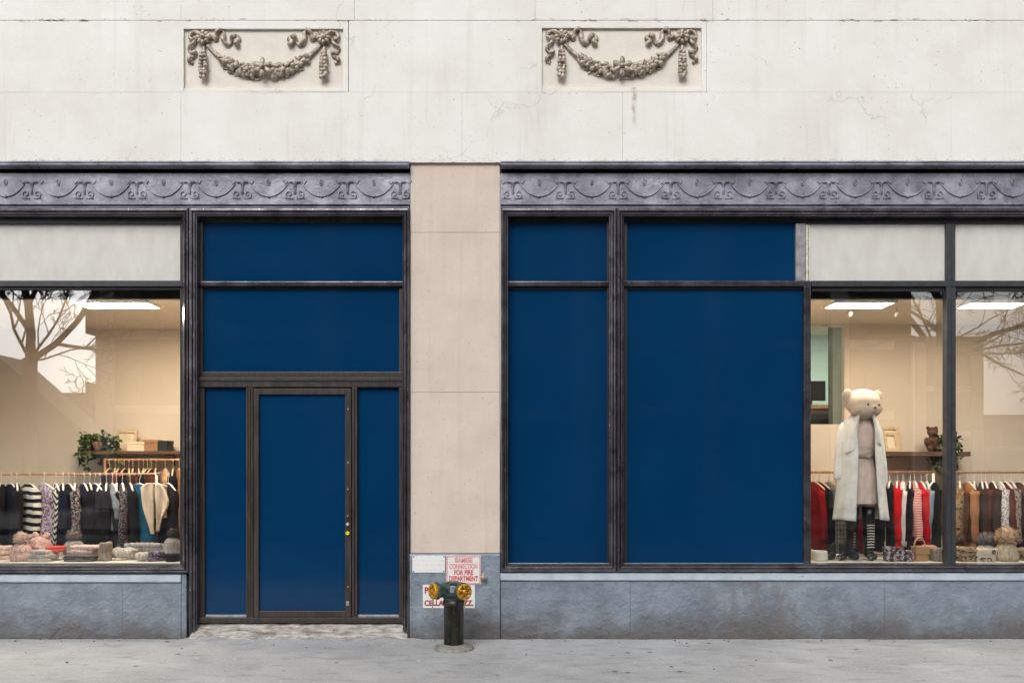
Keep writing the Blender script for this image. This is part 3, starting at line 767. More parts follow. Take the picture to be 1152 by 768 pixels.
def standpipe():
    Y = -.44; X = wx(510.5, Y)
    r = empty('standpipe', (X, Y, 0)); tag(r, 'dark green twin-inlet fire standpipe with yellow caps standing before the signs', 'standpipe')
    MB().lathe([(.178, -.02), (.178, .012), (.168, .024), (.12, .028), (.11, .04), (.096, .044)], n=40).build('base_plate', M['zinc_base'], r)
    MB().lathe([(.088, .03), (.088, .39), (.1, .392), (.1, .425), (.09, .43), (.09, .44)], n=36).build('pipe', 'pipe', r)
    h = MB()
    h.lathe([(.085, .43), (.092, .44), (.092, .455), (.115, .47), (.12, .50), (.115, .56), (.10, .578), (.05, .59), (.001, .592)], n=32)
    dl = Vector((-.94, -.62, 0)).normalized(); dr = Vector((.62, -.94, 0)).normalized()
    zc = .525
    for d, L in ((dl, .19), (dr, .17)):
        h.lathe([(.078, .02), (.07, .09), (.062, .12), (.062, L - .03), (.078, L - .028), (.078, L - .012), (.066, L - .01), (.066, L)], (0, 0, zc), d, 28)
    h.box(-.035, .035, -.135, -.10, .485, .575)
    H = h.build('inlet_head', 'patina', r, bevel=.004)
    MB().box(-.024, .024, -.145, -.136, .515, .572).build('name_plate', 'zinc', H, bevel=.002)
    MB().tube([(-.03, -.12, .58), (.0, -.1, .6), (.03, -.12, .58)], .01, 8).build('swing_pin', 'patina', H)
    for d, L in ((dl, .19), (dr, .17)):
        c = MB()
        c.lathe([(.064, L - .004), (.07, L), (.07, L + .026), (.062, L + .032), (.05, L + .03), (.046, L + .012), (.024, L + .010), (.021, L + .034), (.001, L + .036)], (0, 0, zc), d, 28)
        side = d.cross(Vector((0, 0, 1)))
        for i in range(6):
            a = i * PI / 3 + .3
            o = side * math.cos(a) + Vector((0, 0, 1)) * math.sin(a)
            p = Vector((0, 0, zc)) + d * (L + .03)
            c.tube([p + o * .03, p + o * .052], .008, 7)
            c.ball(p + o * .060 - d * .010, .0135, (1, 1, 1), 8, 6)
        cap = c.build('cap', 'cap', r)
        p = Vector((0, 0, zc)) + d * (L + .02)
        MB().tube([p + Vector((0, 0, -.07 - .016 * i)) + side * .004 * (-1) ** i for i in range(8)], .0045, 6).build('chain', 'brass', cap)
M['zinc_base'] = plain('worn_grey_flange', (.24, .23, .21), .6, .4, 22, .4, 40, .006)
standpipe()

# ------------------------------------------------------------------ shop interiors
CZ = 3.215                                           # ceiling
def box_room(name, x0, x1, y0, y1, z0, z1, hole=None):
    T = .08
    def st(nm, mb, mat): tag(mb.build(nm, mat), kind='structure')
    st('shop_floor', MB().box(x0, x1, y0, y1, z0 - T, z0), 'floor_in')
    st('shop_ceiling', MB().box(x0 - T, x1 + T, y0, y1 + T, z1, z1 + T), 'ceil_in')
    st('shop_side_wall', MB().box(x0 - T, x0, y0, y1, z0 - T, z1), 'wall_in')
    st('shop_side_wall', MB().box(x1, x1 + T, y0, y1, z0 - T, z1), 'wall_in')
    b = MB()
    if hole:
        hx0, hx1, hz0, hz1 = hole
        b.box(hx1, x1 + T, y1, y1 + T, z0 - T, z1).box(x0 - T, hx1, y1, y1 + T, z0 - T, hz0).box(x0 - T, hx1, y1, y1 + T, hz1, z1)
        if hx0 > x0: b.box(x0 - T, hx0, y1, y1 + T, hz0, hz1)
    else: b.box(x0 - T, x1 + T, y1, y1 + T, z0 - T, z1)
    st('shop_back_wall', b, 'wall_in')
    st('shop_beam', MB().box(x0, x1, .14, .20, z1 - .002, z1 + .3), 'blk')
YB_L, YB_R = 1.95, 1.62
box_room('left', -7.4, -2.98, .14, YB_L, .15, CZ)
GH = (2.86, wx(950, YB_R), wz(477, YB_R), CZ - .02)
box_room('right', 2.78, 7.4, .14, YB_R, .15, CZ, GH)
# the display platforms
for x0, x1, nm in ((-7.38, -3.0, 'left'), (2.8, 7.38, 'right')):
    tag(MB().box(x0, x1, .125, .62, .152, .70).build('display_platform', 'platform', bevel=.004), kind='structure')
# mint room seen through the opening
def mint_room():
    x0, x1, y0, y1 = 2.2, 5.2, YB_R + .09, 4.4
    mb = MB().box(x0, x1, y1, y1 + .08, .15, CZ + .3).box(x0 - .08, x0, y0, y1, .15, CZ + .3).box(x1, x1 + .08, y0, y1, .15, CZ + .3)
    tag(mb.build('mint_wall', 'green_in'), kind='structure')
    tag(MB().box(x0, x1, y0, y1, .07, .15).build('mint_room_floor', 'floor_in'), kind='structure')
    tag(MB().box(x0 - .08, x1 + .08, y0, y1 + .08, CZ + .3, CZ + .38).build('mint_room_ceiling', 'ceil_in'), kind='structure')
    tag(MB().box(wx(937, 1.9), wx(949, 1.9), 1.9, 2.05, .15, CZ + .3).build('mint_room_pillar', plain('grey_green_pillar', (.27, .29, .25), .8, .1)), kind='structure')
    r = empty('ceiling_light', (4.0, 2.9, CZ + .3)); tag(r, 'cool green-white ceiling light in the room behind the beige wall', 'light', 'ceiling lights in the shop')
    MB().box(-.35, .35, -.35, .35, -.03, -.001).build('housing', 'white_plastic', r); MB().box(-.3, .3, -.3, .3, -.036, -.031).build('diffuser', 'lamp_green', r)
    # cupboard with a screen on it, half seen behind the mannequin
    Y = 2.3
    r = empty('sideboard', (3.55, Y, .15)); tag(r, 'dark low sideboard standing in the mint green back room', 'cabinet')
    zt = wz(461, Y) - .15
    MB().box(-.55, .42, -.2, .2, .06, zt).build('carcass', 'wood_dark', r, bevel=.004)
    MB().box(-.57, .44, -.22, .22, zt + .001, zt + .05).build('worktop', 'wood_pale', r, bevel=.004)
    for sx in (-.3, .18):
        MB().box(sx - .2, sx + .2, -.215, -.201, .12, zt - .06).build('drawer_front', 'blk', r, bevel=.003)
    r = empty('monitor', (3.62, Y, zt + .2)); tag(r, 'black screen on a stand on top of the dark sideboard', 'screen')
    MB().box(-.16, .16, -.02, .02, .06, .3).build('screen', 'blk', r, bevel=.006); MB().box(-.08, .08, -.06, .06, .001, .012).tube([(0, .02, .01), (0, .03, .15)], .014, 8).build('stand', 'blk', r)
mint_room()

def ceiling_light(X, w, label, lamp='lamp_dim', yc=.36, d=.28):
    r = empty('ceiling_light', (X, yc, CZ)); tag(r, label, 'light', 'ceiling lights in the shop')
    f = MB(); hw, hd = w / 2, d / 2
    f.box(-hw - .03, hw + .03, -hd - .03, -hd, -.03, -.001).box(-hw - .03, hw + .03, hd, hd + .03, -.03, -.001)
    f.box(-hw - .03, -hw, -hd, hd, -.03, -.001).box(hw, hw + .03, -hd, hd, -.03, -.001)
    f.build('housing', 'white_plastic', r)
    MB().box(-hw + .002, hw - .002, -hd + .002, hd - .002, -.024, -.018).build('diffuser', lamp, r)
ceiling_light(wx(137, .45), .70, 'lit ceiling panel in the shop window left of the door', 'lamp')
ceiling_light(wx(962, .45), .56, 'lit ceiling panel above the bear headed mannequin')
ceiling_light(wx(1110, .45), .54, 'lit ceiling panel in the window at the right edge')

def spot(px, label, aim):
    Y = .62; X = wx(px, Y)
    r = empty('spotlight', (X, Y, CZ)); tag(r, label, 'light', 'small spotlights aimed at the beige wall')
    MB().tube([(0, 0, 0), (0, 0, -.045)], .006, 8).build('stem', 'white_plastic', r)
    d = Vector(aim).normalized()
    MB().lathe([(.012, -.02), (.018, -.012), (.021, .03), (.018, .03), (.016, .025)], (0, 0, -.06), d, 16).build('head', 'white_plastic', r)
    L = bpy.data.lights.new('spot_lamp', 'SPOT'); L.energy = SPOTW; L.color = (1, .82, .58); L.spot_size = R(58); L.spot_blend = .6; L.shadow_soft_size = .03
    lo = bpy.data.objects.new('spot_lamp', L); COL.objects.link(lo); lo.parent = r; lo.location = Vector((0, 0, -.075)) + d * .07
    lo.rotation_euler = d.to_track_quat('-Z', 'Y').to_euler()
SPOTW = 2.5
spot(957, 'small white spotlight on the ceiling left above the mannequin', (.05, .8, -.75))
spot(1009, 'small white spotlight on the ceiling right of the mannequin', (.12, .8, -.75))

# ------------------------------------------------------------------ garments
HANG = {}
def hanger_mesh(mat):
    if mat not in HANG:
        mb = MB()
        hook = [(0, 0, -.10), (0, 0, -.055), (.016, 0, -.032), (.022, 0, -.010), (.014, 0, .009), (0, 0, .0145), (-.014, 0, .008)]
        mb.tube(hook, .0035, 6)
        for s in (-1, 1):
            mb.tube([(0, 0, -.095), (s * .08, 0, -.115), (s * .16, 0, -.15), (s * .195, 0, -.17)], [.011, .011, .010, .008], 7, flat=.6)
        o = mb.build('hanger', mat); HANG[mat] = o.data; bpy.data.objects.remove(o)
    return HANG[mat]

def garment(name, mat, length=.75, flare=1.0, sleeves=.5, seed=1, thick=.045, loose=1.0, label=None, cat=None, group=None, loc=(0, 0, 0), yaw=0, hanger='white_plastic', lapel=False, shw=.2):
    rnd = random.Random(seed); mb = MB(); n = 36; m = 22
    ph = rnd.uniform(0, 6); nf = rnd.choice((5, 6, 7))
    grid = []
    for i in range(m + 1):
        v = i / m
        z = -.105 - (length - .105) * (v ** 1.35)
        d = -.105 - z
        if d < .09:
            hw = .055 + (shw - .055) * (d / .09) ** .75; th = thick * (.45 + .55 * d / .09)
        else:
            u = (d - .09) / max(.01, length - .195)
            hw = shw + (shw * (.02 + .16 * flare) * u) - .012 * math.sin(PI * u); th = thick * (1 + .75 * flare * u)
        row = []
        for j in range(n):
            a = 2 * PI * j / n
            fold = 1 + .20 * loose * (d / length) * math.sin(nf * a + ph + 2.2 * v)
            cx, sx = math.cos(a), math.sin(a)
            X = hw * math.copysign(abs(cx) ** .8, cx)
            Yy = th * math.copysign(abs(sx) ** .8, sx) * fold + .007 * math.sin(9 * X + ph) * v
            Z = z + .012 * math.sin(3 * a + ph) * v
            row.append((X, Yy, Z))
        grid.append(row)
    mb.rows(grid, True)
    mb.add([grid[-1][j] for j in range(n)], [tuple(range(n))], False); mb.add([grid[0][j] for j in range(n)], [tuple(range(n))], False)
    if sleeves > 0:
        for s in (-1, 1):
            sw = rnd.uniform(-.02, .02)
            pts = []; rr = []
            for i in range(12):
                u = i / 11
                pts.append((s * (shw - .045 + .06 * math.sin(min(1, u * 1.6) * PI / 2) - .02 * u), sw * u - .006 * math.sin(u * 5 + ph), -.215 - sleeves * u + .025 * math.exp(-8 * u)))
                rr.append((.05 - .014 * u) * (1 + .08 * math.sin(u * 15 + ph)))
            mb.tube(pts, rr, 12, flat=.75, up=(1, 0, 0))
    if lapel:
        for s in (-1, 1):
            mb.add([(s * .03, -thick - .012, -.11), (s * .17, -thick - .03, -.24), (s * .20, -thick - .05, -.40), (s * .06, -thick - .03, -.62), (s * .0, -thick - .015, -.3)], [(0, 1, 2, 3, 4)])
    o = mb.build(name, mat, loc=(loc[0] + rnd.uniform(-.012, .012), loc[1], loc[2]), rot=(rnd.uniform(-.05, .05), rnd.uniform(-.05, .05), yaw + rnd.uniform(-.16, .16)), mods=(('SUBSURF', dict(levels=0, render_levels=1)),) if False else ())
    tag(o, label, cat, group)
    if hanger:
        h = bpy.data.objects.new('hanger', hanger_mesh(hanger)); COL.objects.link(h); h.parent = o
    return o

def rack(name, label, x0, x1, Y, Z, zf, uprights, mat='copper', um=None, ribs=True):
    r = empty(name, (0, Y, zf)); tag(r, label, 'clothes rack')
    mb = MB(); n = int((x1 - x0) / .028)
    if ribs: mb.tube([(x0 + (x1 - x0) * i / n, 0, Z - zf) for i in range(n + 1)], [.0105 + .003 * (i % 2) for i in range(n + 1)], 8)
    else: mb.tube([(x0, 0, Z - zf), (x1, 0, Z - zf)], .013, 10)
    mb.build('rail', mat, r)
    for X in uprights:
        MB().tube([(X, 0, Z - zf - .012), (X, 0, .03)], .014, 10).build('upright', um or mat, r)
        MB().tube([(X, -.22, .02), (X, .22, .02)], .016, 8).build('foot', um or mat, r)
    return r

C = {}
def cl(key, *a): C[key] = cloth(key, *a)
cl('black_cloth', 'plain', (.010, .010, .014)); cl('navy_cloth', 'plain', (.010, .016, .045)); cl('dark_navy_cloth', 'plain', (.009, .012, .026))
cl('denim_cloth', 'plain', (.025, .05, .12)); cl('bw_stripe', 'stripe', (.62, .58, .52), (.012, .012, .016), .9); cl('bw_chevron', 'chevron', (.6, .56, .5), (.014, .014, .018), 1.1)
cl('lilac_print', 'speckle', (.50, .45, .52), (.16, .07, .13), .7); cl('dot_print', 'speckle', (.012, .012, .016), (.34, .3, .3), .9)
cl('chambray', 'plain', (.19, .21, .24)); cl('dark_speckle', 'speckle', (.015, .015, .02), (.16, .15, .16), .8); cl('teal_wool', 'plain', (.012, .085, .15))
cl('cream_knit', 'plain', (.60, .50, .39)); cl('tan_cloth', 'plain', (.42, .25, .14)); cl('maroon_cloth', 'plain', (.09, .025, .02))
cl('red_cloth', 'plain', (.50, .010, .014)); cl('dark_red_cloth', 'plain', (.24, .012, .016)); cl('grey_plaid', 'plaid', (.30, .28, .26), (.14, .13, .125))
cl('white_cloth', 'plain', (.70, .68, .64)); cl('red_stripe', 'stripe', (.55, .02, .025), (.72, .62, .56), 4.2); cl('khaki_cloth', 'plain', (.15, .115, .07))
cl('leopard', 'leopard', (.30, .19, .10), (.018, .012, .010)); cl('brown_cloth', 'plain', (.10, .055, .035)); cl('dark_brown_cloth', 'plain', (.045, .025, .018))
cl('rust_cloth', 'plain', (.33, .15, .07)); cl('lace', 'speckle', (.62, .6, .58), (.25, .24, .25), 1.0); cl('grey_leopard', 'leopard', (.27, .22, .18), (.03, .026, .025), 1.3)
cl('blue_grey_cloth', 'plain', (.22, .27, .34))
DARK = 'dark garments hanging on the front rail of the left window'

def left_room():
    Y = .92; Z = wz(533, Y)
    rack('clothes_rack', 'copper clothes rail along the left window holding mostly dark garments', -6.4, wx(176.5, Y), Y, Z, .15, (-6.3, wx(176.5, Y)))
    G = [ # px, width px, bottom py, cloth, flare, sleeves, name, label
        (-10, 14, 612, 'black_cloth', .6, .5, 'jacket', None), (3, 14, 614, 'black_cloth', .6, .5, 'jacket', None),
        (11, 17, 616, 'dark_navy_cloth', .5, .52, 'jacket', None), (20, 13, 610, 'black_cloth', .6, .5, 'jacket', None),
        (32, 23, 604, 'bw_stripe', .6, .46, 'striped_top', 'top with bold black and white horizontal stripes on the left rail'),
        (50, 27, 612, 'lilac_print', 1.3, .0, 'dress', 'pale lilac speckled dress between two black and white striped tops'),
        (62, 17, 614, 'bw_chevron', .6, .5, 'chevron_top', 'top with black and white zigzag stripes beside the lilac dress'),
        (71, 13, 611, 'dark_navy_cloth', .5, .5, 'jacket', None), (77, 14, 618, 'black_cloth', .6, .5, 'jacket', None), (84, 11, 600, 'dot_print', .4, .45, 'blouse', 'narrow black blouse with pale dots among the dark jackets'),
        (93, 17, 616, 'dark_navy_cloth', .6, .52, 'jacket', None), (107, 21, 618, 'navy_cloth', .7, .52, 'coat', 'navy coat, the bluest of the dark garments, left of the grey shirt'),
        (100, 13, 613, 'black_cloth', .5, .5, 'jacket', None), (114, 12, 609, 'black_cloth', .6, .5, 'jacket', None), (119, 12, 616, 'black_cloth', .6, .5, 'jacket', None),
        (125, 19, 593, 'chambray', .5, .28, 'shirt', 'short grey-blue shirt with short sleeves among dark garments'),
        (138, 15, 616, 'dark_speckle', .7, .5, 'cardigan', 'dark speckled cardigan left of the teal coat'),
        (132, 12, 615, 'black_cloth', .6, .5, 'jacket', None), (145, 11, 612, 'black_cloth', .5, .5, 'jacket', None),
        (157, 29, 617, 'teal_wool', 1.5, .5, 'coat', 'teal blue flared coat near the right end of the rail'),
        (189, 20, 622, 'black_cloth', .9, .5, 'jacket', None)]
    for i, (px, w, pb, c, fl, sl, nm, lab) in enumerate(G):
        wm = min(.38, 1.75 * w / S * kk(Y)); yaw = math.acos(min(1, wm / .46)) + .10 * math.sin(i * 2.1)
        ln = Z - wz(pb, Y) + .02
        grp = None
        if lab is None: lab = 'plain black or near-black garment on the front rail of the left window'; grp = DARK
        garment(nm, C[c], ln, fl, sl, i + 3, .05, 1, lab, nm.replace('_', ' '), grp, (wx(px, Y), Y, Z), -yaw if px < 150 else -yaw)
    Yc = .76; o = empty('cardigan', (wx(175, Yc), Yc, Z)); tag(o, 'cream draped cardigan with pointed fronts at the end of the left rail', 'cardigan')
    def front(rows_px):
        g = []
        n = len(rows_px) * 4 - 3
        for i in range(n):
            u = i / 4; k = min(int(u), len(rows_px) - 2); f = u - k
            a, b = rows_px[k], rows_px[k + 1]
            l, rr, y = [a[c] + (b[c] - a[c]) * f for c in range(3)]
            row = []
            for q in range(15):
                v = q / 14; X = wx(l + (rr - l) * v, Yc) - o.location.x
                row.append((X, -.03 - .022 * math.sin(v * PI * 2.5 + .8) * min(1, i / 8) - .02 * math.sin(v * PI), wz(y, Yc) - Z))
            g.append(row)
        m = MB().rows(g); return m
    front([(166, 174.5, 543), (159.5, 174.8, 548), (161, 175, 561), (163, 175.5, 573), (167.5, 175.5, 586), (172.5, 175.2, 600)]).build('front_panel', C['cream_knit'], o, mods=(('SOLIDIFY', dict(thickness=.012)),))
    front([(175.6, 183, 544), (175.8, 188, 551), (176.2, 192.5, 563), (177.5, 191, 570), (178, 184.5, 583), (178.5, 180, 597)]).build('front_panel', C['cream_knit'], o, mods=(('SOLIDIFY', dict(thickness=.012)),))
    MB().box(-.11, .11, .0, .03, -.45, -.12).build('back', C['cream_knit'], o, bevel=.012)
    MB().tube([(0, .0, .012), (0, .18, .012)], .005, 6).tube([(0, 0, .012), (0, 0, -.11)], .005, 6).tube([(-.12, 0, -.125), (0, 0, -.095), (.12, 0, -.125)], .01, 6).build('hanger', 'white_plastic', o)
    # second rail further in
    Y2 = 1.52; Z2 = wz(517, Y2)
    rack('clothes_rack', 'rear copper rail beneath the wooden shelf in the left window', wx(116, Y2), -3.05, Y2, Z2, .15, (wx(118, Y2), -3.1))
    k = 0
    for px in [124 + 5.2 * i for i in range(11)]:
        c = ('black_cloth', 'dark_brown_cloth', 'maroon_cloth', 'black_cloth')[k % 4]; k += 1
        garment('shirt', C[c], .62, .4, .4, 70 + k, .03, .8, 'dark garment half hidden on the rear rail under the wooden shelf', 'shirt', 'garments on the rear rail of the left window', (wx(px, Y2), Y2, Z2), R(-74), 'wood_pale')
    garment('jacket', C['tan_cloth'], .78, .5, .5, 90, .05, .8, 'tan jacket on the rear rail right of the cream cardigan', 'jacket', None, (wx(186, Y2), Y2, Z2), R(-62), 'wood_pale')
    garment('shirt', C['black_cloth'], .8, .5, .5, 91, .04, .8, 'dark garment half hidden on the rear rail under the wooden shelf', 'shirt', 'garments on the rear rail of the left window', (wx(195, Y2), Y2, Z2), R(-70), 'wood_pale')
    garment('dress', C['rust_cloth'], .85, .5, .0, 92, .04, .8, 'rust brown dress at the far right of the rear rail', 'dress', None, (wx(201, Y2), Y2, Z2), R(-66), 'wood_pale')
    # shelf and its load
    Y3 = 1.78; zs = wz(507.5, Y3)
    r = empty('shelf', (0, Y3, zs)); tag(r, 'dark wooden wall shelf holding a frame and small boxes', 'shelf')
    MB().box(wx(101, Y3), -3.02, -.15, .165, -.035, 0).build('board', 'wood_dark', r, bevel=.003)
    for px in (106, 190): MB().tube([(wx(px, Y3), .16, -.16), (wx(px, Y3), .155, -.04), (wx(px, Y3), -.1, -.04)], .008, 6).build('bracket', 'blk', r)
    picture_frame('picture_frame', 'pale wooden picture frame leaning on the wall at the left end of the shelf', (wx(140, Y3), Y3 + .03, zs + .001), .26, .25, R(8), R(-12))
    for px, w, h, mt, nm, lab, ct in ((156, .2, .105, 'cream_card', 'storage_box', 'cream box on the wooden shelf next to the picture frame', 'box'), (172, .17, .13, 'brown_card', 'storage_box', 'brown box between the cream box and the black box', 'box'), (185.5, .13, .12, 'blk', 'storage_box', 'small black box at the right end of the shelf load', 'box')):
        r = empty(nm, (wx(px, Y3), Y3, zs + .001), (0, 0, R((px * 7) % 11 - 5))); tag(r, lab, ct)
        MB().box(-w / 2, w / 2, -.08, .08, 0, h * .72).build('body', mt, r, bevel=.005)
        MB().box(-w / 2 - .004, w / 2 + .004, -.084, .084, h * .72 + .001, h).build('lid', mt, r, bevel=.005)
    ivy('hanging_ivy', 'trailing green ivy spilling over the left end of the wooden shelf', (wx(110, 1.70), 1.70, zs + .051), .34, 760, 'leaf', 11)

def picture_frame(name, label, loc, w, h, tilt, yaw):
    r = empty(name, loc, (-tilt, 0, yaw)); tag(r, label, 'picture frame')
    t = .035; b = MB()
    b.box(-w / 2, w / 2, -.012, .012, 0, t).box(-w / 2, w / 2, -.012, .012, h - t, h).box(-w / 2, -w / 2 + t, -.012, .012, t, h - t).box(w / 2 - t, w / 2, -.012, .012, t, h - t)
    b.build('frame', 'wood_pale', r, bevel=.003)
    MB().box(-w / 2 + t, w / 2 - t, .002, .008, t, h - t).build('mount', 'cream_card', r)

def ivy(name, label, loc, rad, n, mat, seed, pot=True):
    rnd = random.Random(seed); r = empty(name, loc); tag(r, label, 'plant')
    vines = MB(); lv = MB()
    for k in range(13):
        a = rnd.uniform(0, 2 * PI); L = rnd.uniform(.25, 1.0); pts = []
        p = Vector((0, 0, .06))
        for i in range(9):
            u = i / 8
            pts.append(Vector((math.cos(a) * rad * L * math.sin(u * 1.9) * .9, math.sin(a) * rad * .5 * L * math.sin(u * 1.9), .06 + .14 * math.sin(u * 2.4) * L - .44 * L * u * u)))
        vines.tube(pts, .0035, 5)
        for i in range(n // 13):
            q = pts[min(8, int(rnd.random() ** .8 * 9))] + Vector((rnd.gauss(0, .03), rnd.gauss(0, .022), rnd.gauss(0, .03)))
            s = rnd.uniform(.016, .034); rot = Matrix.Rotation(rnd.uniform(0, 6.3), 3, 'Z') @ Matrix.Rotation(rnd.uniform(-1.3, 1.3), 3, 'X') @ Matrix.Rotation(rnd.uniform(-1, 1), 3, 'Y')
            pl = [(0, -s, 0), (s * .75, -.1 * s, .1 * s), (.5 * s, .5 * s, 0), (0, 1.1 * s, -.12 * s), (-.5 * s, .5 * s, 0), (-.75 * s, -.1 * s, .1 * s)]
            lv.add([q + rot @ Vector(c) for c in pl], [(0, 1, 2, 3), (0, 3, 4, 5)])
    vines.build('stem', 'bark', r); lv.build('foliage', mat, r)
    if pot: MB().lathe([(.035, -.05), (.05, -.01), (.06, .05), (.05, .055), (.045, .03)], n=18).build('pot', 'terracotta', r)
left_room()

# ------------------------------------------------------------------ soft goods on the platforms
PZ = .7005
def pompom(mb, c, r, seed, n=420):
    rnd = random.Random(seed); c = Vector(c)
    mb.ball(c, r * .78, (1, 1, 1), 14, 10, None, .25, 30)
    for i in range(n):
        d = Vector((rnd.gauss(0, 1), rnd.gauss(0, 1), rnd.gauss(0, 1))).normalized()
        t = d.orthogonal().normalized(); t.rotate(Matrix.Rotation(rnd.uniform(0, 6.3), 3, d))
        a = c + d * r * .6; w = r * .085
        b = c + d * r * rnd.uniform(.95, 1.18) + t * r * .12 + Vector((0, 0, -.08 * r))
        mb.add([a - t * w, a + t * w, b], [(0, 1, 2)])
    return mb
def bobble_hat(label, px, pz_bottom, Y, w, h, ball_r, mat, fur, seed, lean=0, fmat='knit', knot=False):
    X = wx(px, Y)
    r = empty('bobble_hat', (X, Y, PZ + pz_bottom), (0, lean, .3)); tag(r, label, 'hat')
    hb = h - ball_r * 1.3
    prof = [(w / 2 * .96, 0), (w / 2 * 1.02, .012), (w / 2 * 1.04, hb * .28), (w / 2 * .99, hb * .3), (w / 2 * .98, hb * .5), (w / 2 * .9, hb * .7), (w / 2 * .68, hb * .87), (w / 2 * .35, hb * .97), (.005, hb)]
    MB().lathe(prof, n=72, rib=.03, nr=18).build('knit_body', mat, r)
    if knot:
        b = MB()
        for s in (-1, 1): b.ball((s * w * .22, 0, hb * .98), w * .22, (.75, .7, 1.2), 10, 8, Matrix.Rotation(s * .35, 3, 'Y'), .2, 20)
        b.build('knot', mat, r)
    else:
        pompom(MB(), (0, 0, hb + ball_r * .55), ball_r, seed).build('pompom', fur, r)
def folded_cloth(name, label, cat, px0, px1, Y, h, mat, seed, layers=3, z0=0.0, depth=.22, yaw=0, fringe=False):
    rnd = random.Random(seed); x0, x1 = wx(px0, Y), wx(px1, Y); w = x1 - x0
    mb = MB(); n = 40
    for L in range(layers):
        zc = (L + .5) / layers * h; th = h / layers * .56
        grid = []
        wl = w * rnd.uniform(.82, 1.0); dl = depth * rnd.uniform(.82, 1.0); ox = rnd.uniform(-.06, .06) * w
        for i in range(9):
            ph = PI * (i / 8) - PI / 2; row = []
            for j in range(n):
                a = 2 * PI * j / n; ca, sa = math.cos(a), math.sin(a)
                k = .86 + .14 * max(0, math.cos(ph)) ** .5
                nz = noise.noise(Vector((ca * 1.8 + seed, sa * 1.8, L * 3.1)))
                k *= 1 + .10 * nz
                X = wl / 2 * math.copysign(abs(ca) ** .55, ca) * k; Yy = dl / 2 * math.copysign(abs(sa) ** .55, sa) * k
                if i in (0, 8): X *= .93; Yy *= .93
                Z = zc + th * math.sin(ph) * (1 + .3 * nz) + .10 * h * noise.noise(Vector((X * 14 + seed, Yy * 14, L)))
                row.append((X + ox, Yy, max(0.0, Z)))
            grid.append(row)
        mb.rows(grid, True); mb.add(grid[-1], [tuple(range(n))], True); mb.add(grid[0], [tuple(range(n))], True)
        gx = 16                                      # wrinkled top
    o = mb.build(name, mat, loc=((x0 + x1) / 2, Y, PZ + z0), rot=(0, 0, yaw)); tag(o, label, cat)
    if fringe:
        f = MB()
        for i in range(16):
            zz = h * (.1 + .8 * i / 15); s = 1
            f.tube([(w * .45, -depth * .3 + depth * .6 * (i % 4) / 4, zz), (w * .53 + .01 * rnd.random(), -depth * .32 + depth * .6 * (i % 4) / 4, zz * .8), (w * .6 + .02 * rnd.random(), -depth * .34, zz * .6)], .004, 5)
        f.build('fringe', mat, o)
    return o
def scarf_roll(label, px0, px1, Y, r0, mat, z0=0, seed=1, twist=True, fringe=True):
    rnd = random.Random(seed); x0, x1 = wx(px0, Y), wx(px1, Y); n = 26; mb = MB()
    for q in range(3):
        pts = []
        for i in range(n):
            u = i / (n - 1); a = q * 2.1 + (u * 5 if twist else 0)
            pts.append((x0 + (x1 - x0) * u, .012 * math.sin(u * 7 + seed) + r0 * .42 * math.cos(a), r0 * .95 + r0 * .42 * math.sin(a) * .8))
        mb.tube(pts, [r0 * .56 * (1 + .08 * math.sin(i * 1.7 + q)) * (.75 + .25 * min(1, 4 * min(i, n - 1 - i) / n + .2)) for i in range(n)], 12)
    o = mb.build('scarf', mat, loc=(0, Y, PZ + z0)); tag(o, label, 'scarf')
    if fringe:
        f = MB()
        for i in range(14):
            a = i * .45; p = Vector((x1 - .005, r0 * .6 * math.cos(a), r0 + r0 * .6 * math.sin(a)))
            f.tube([p, p + Vector((.03, -.005, -.006)), p + Vector((.05 + .02 * rnd.random(), -.01 + .02 * rnd.random(), -.03))], .004, 5)
        f.build('fringe', mat, o)
cl('pink_knit', 'ribknit', (.56, .38, .34)); cl('pale_pink_knit', 'ribknit', (.63, .46, .42)); cl('grey_knit', 'ribknit', (.30, .28, .27)); cl('dark_grey_knit', 'ribknit', (.13, .12, .12))
cl('pale_grey_knit', 'ribknit', (.46, .43, .40)); cl('coral_cloth', 'plain', (.62, .09, .07)); cl('taupe_cloth', 'ribknit', (.30, .255, .21)); cl('blue_print', 'speckle', (.05, .045, .10), (.28, .24, .28), .8)
cl('bag_print', 'speckle', (.03, .022, .03), (.45, .4, .42), .5); cl('cream_spot', 'leopard', (.62, .52, .41), (.10, .06, .04), .55); cl('leopard_scarf', 'leopard', (.36, .26, .15), (.02, .015, .012), .8)
cl('peach_cloth', 'plain', (.62, .32, .22)); cl('tan_leather', 'plain', (.45, .27, .14)); cl('beige_wool', 'ribknit', (.46, .37, .27))

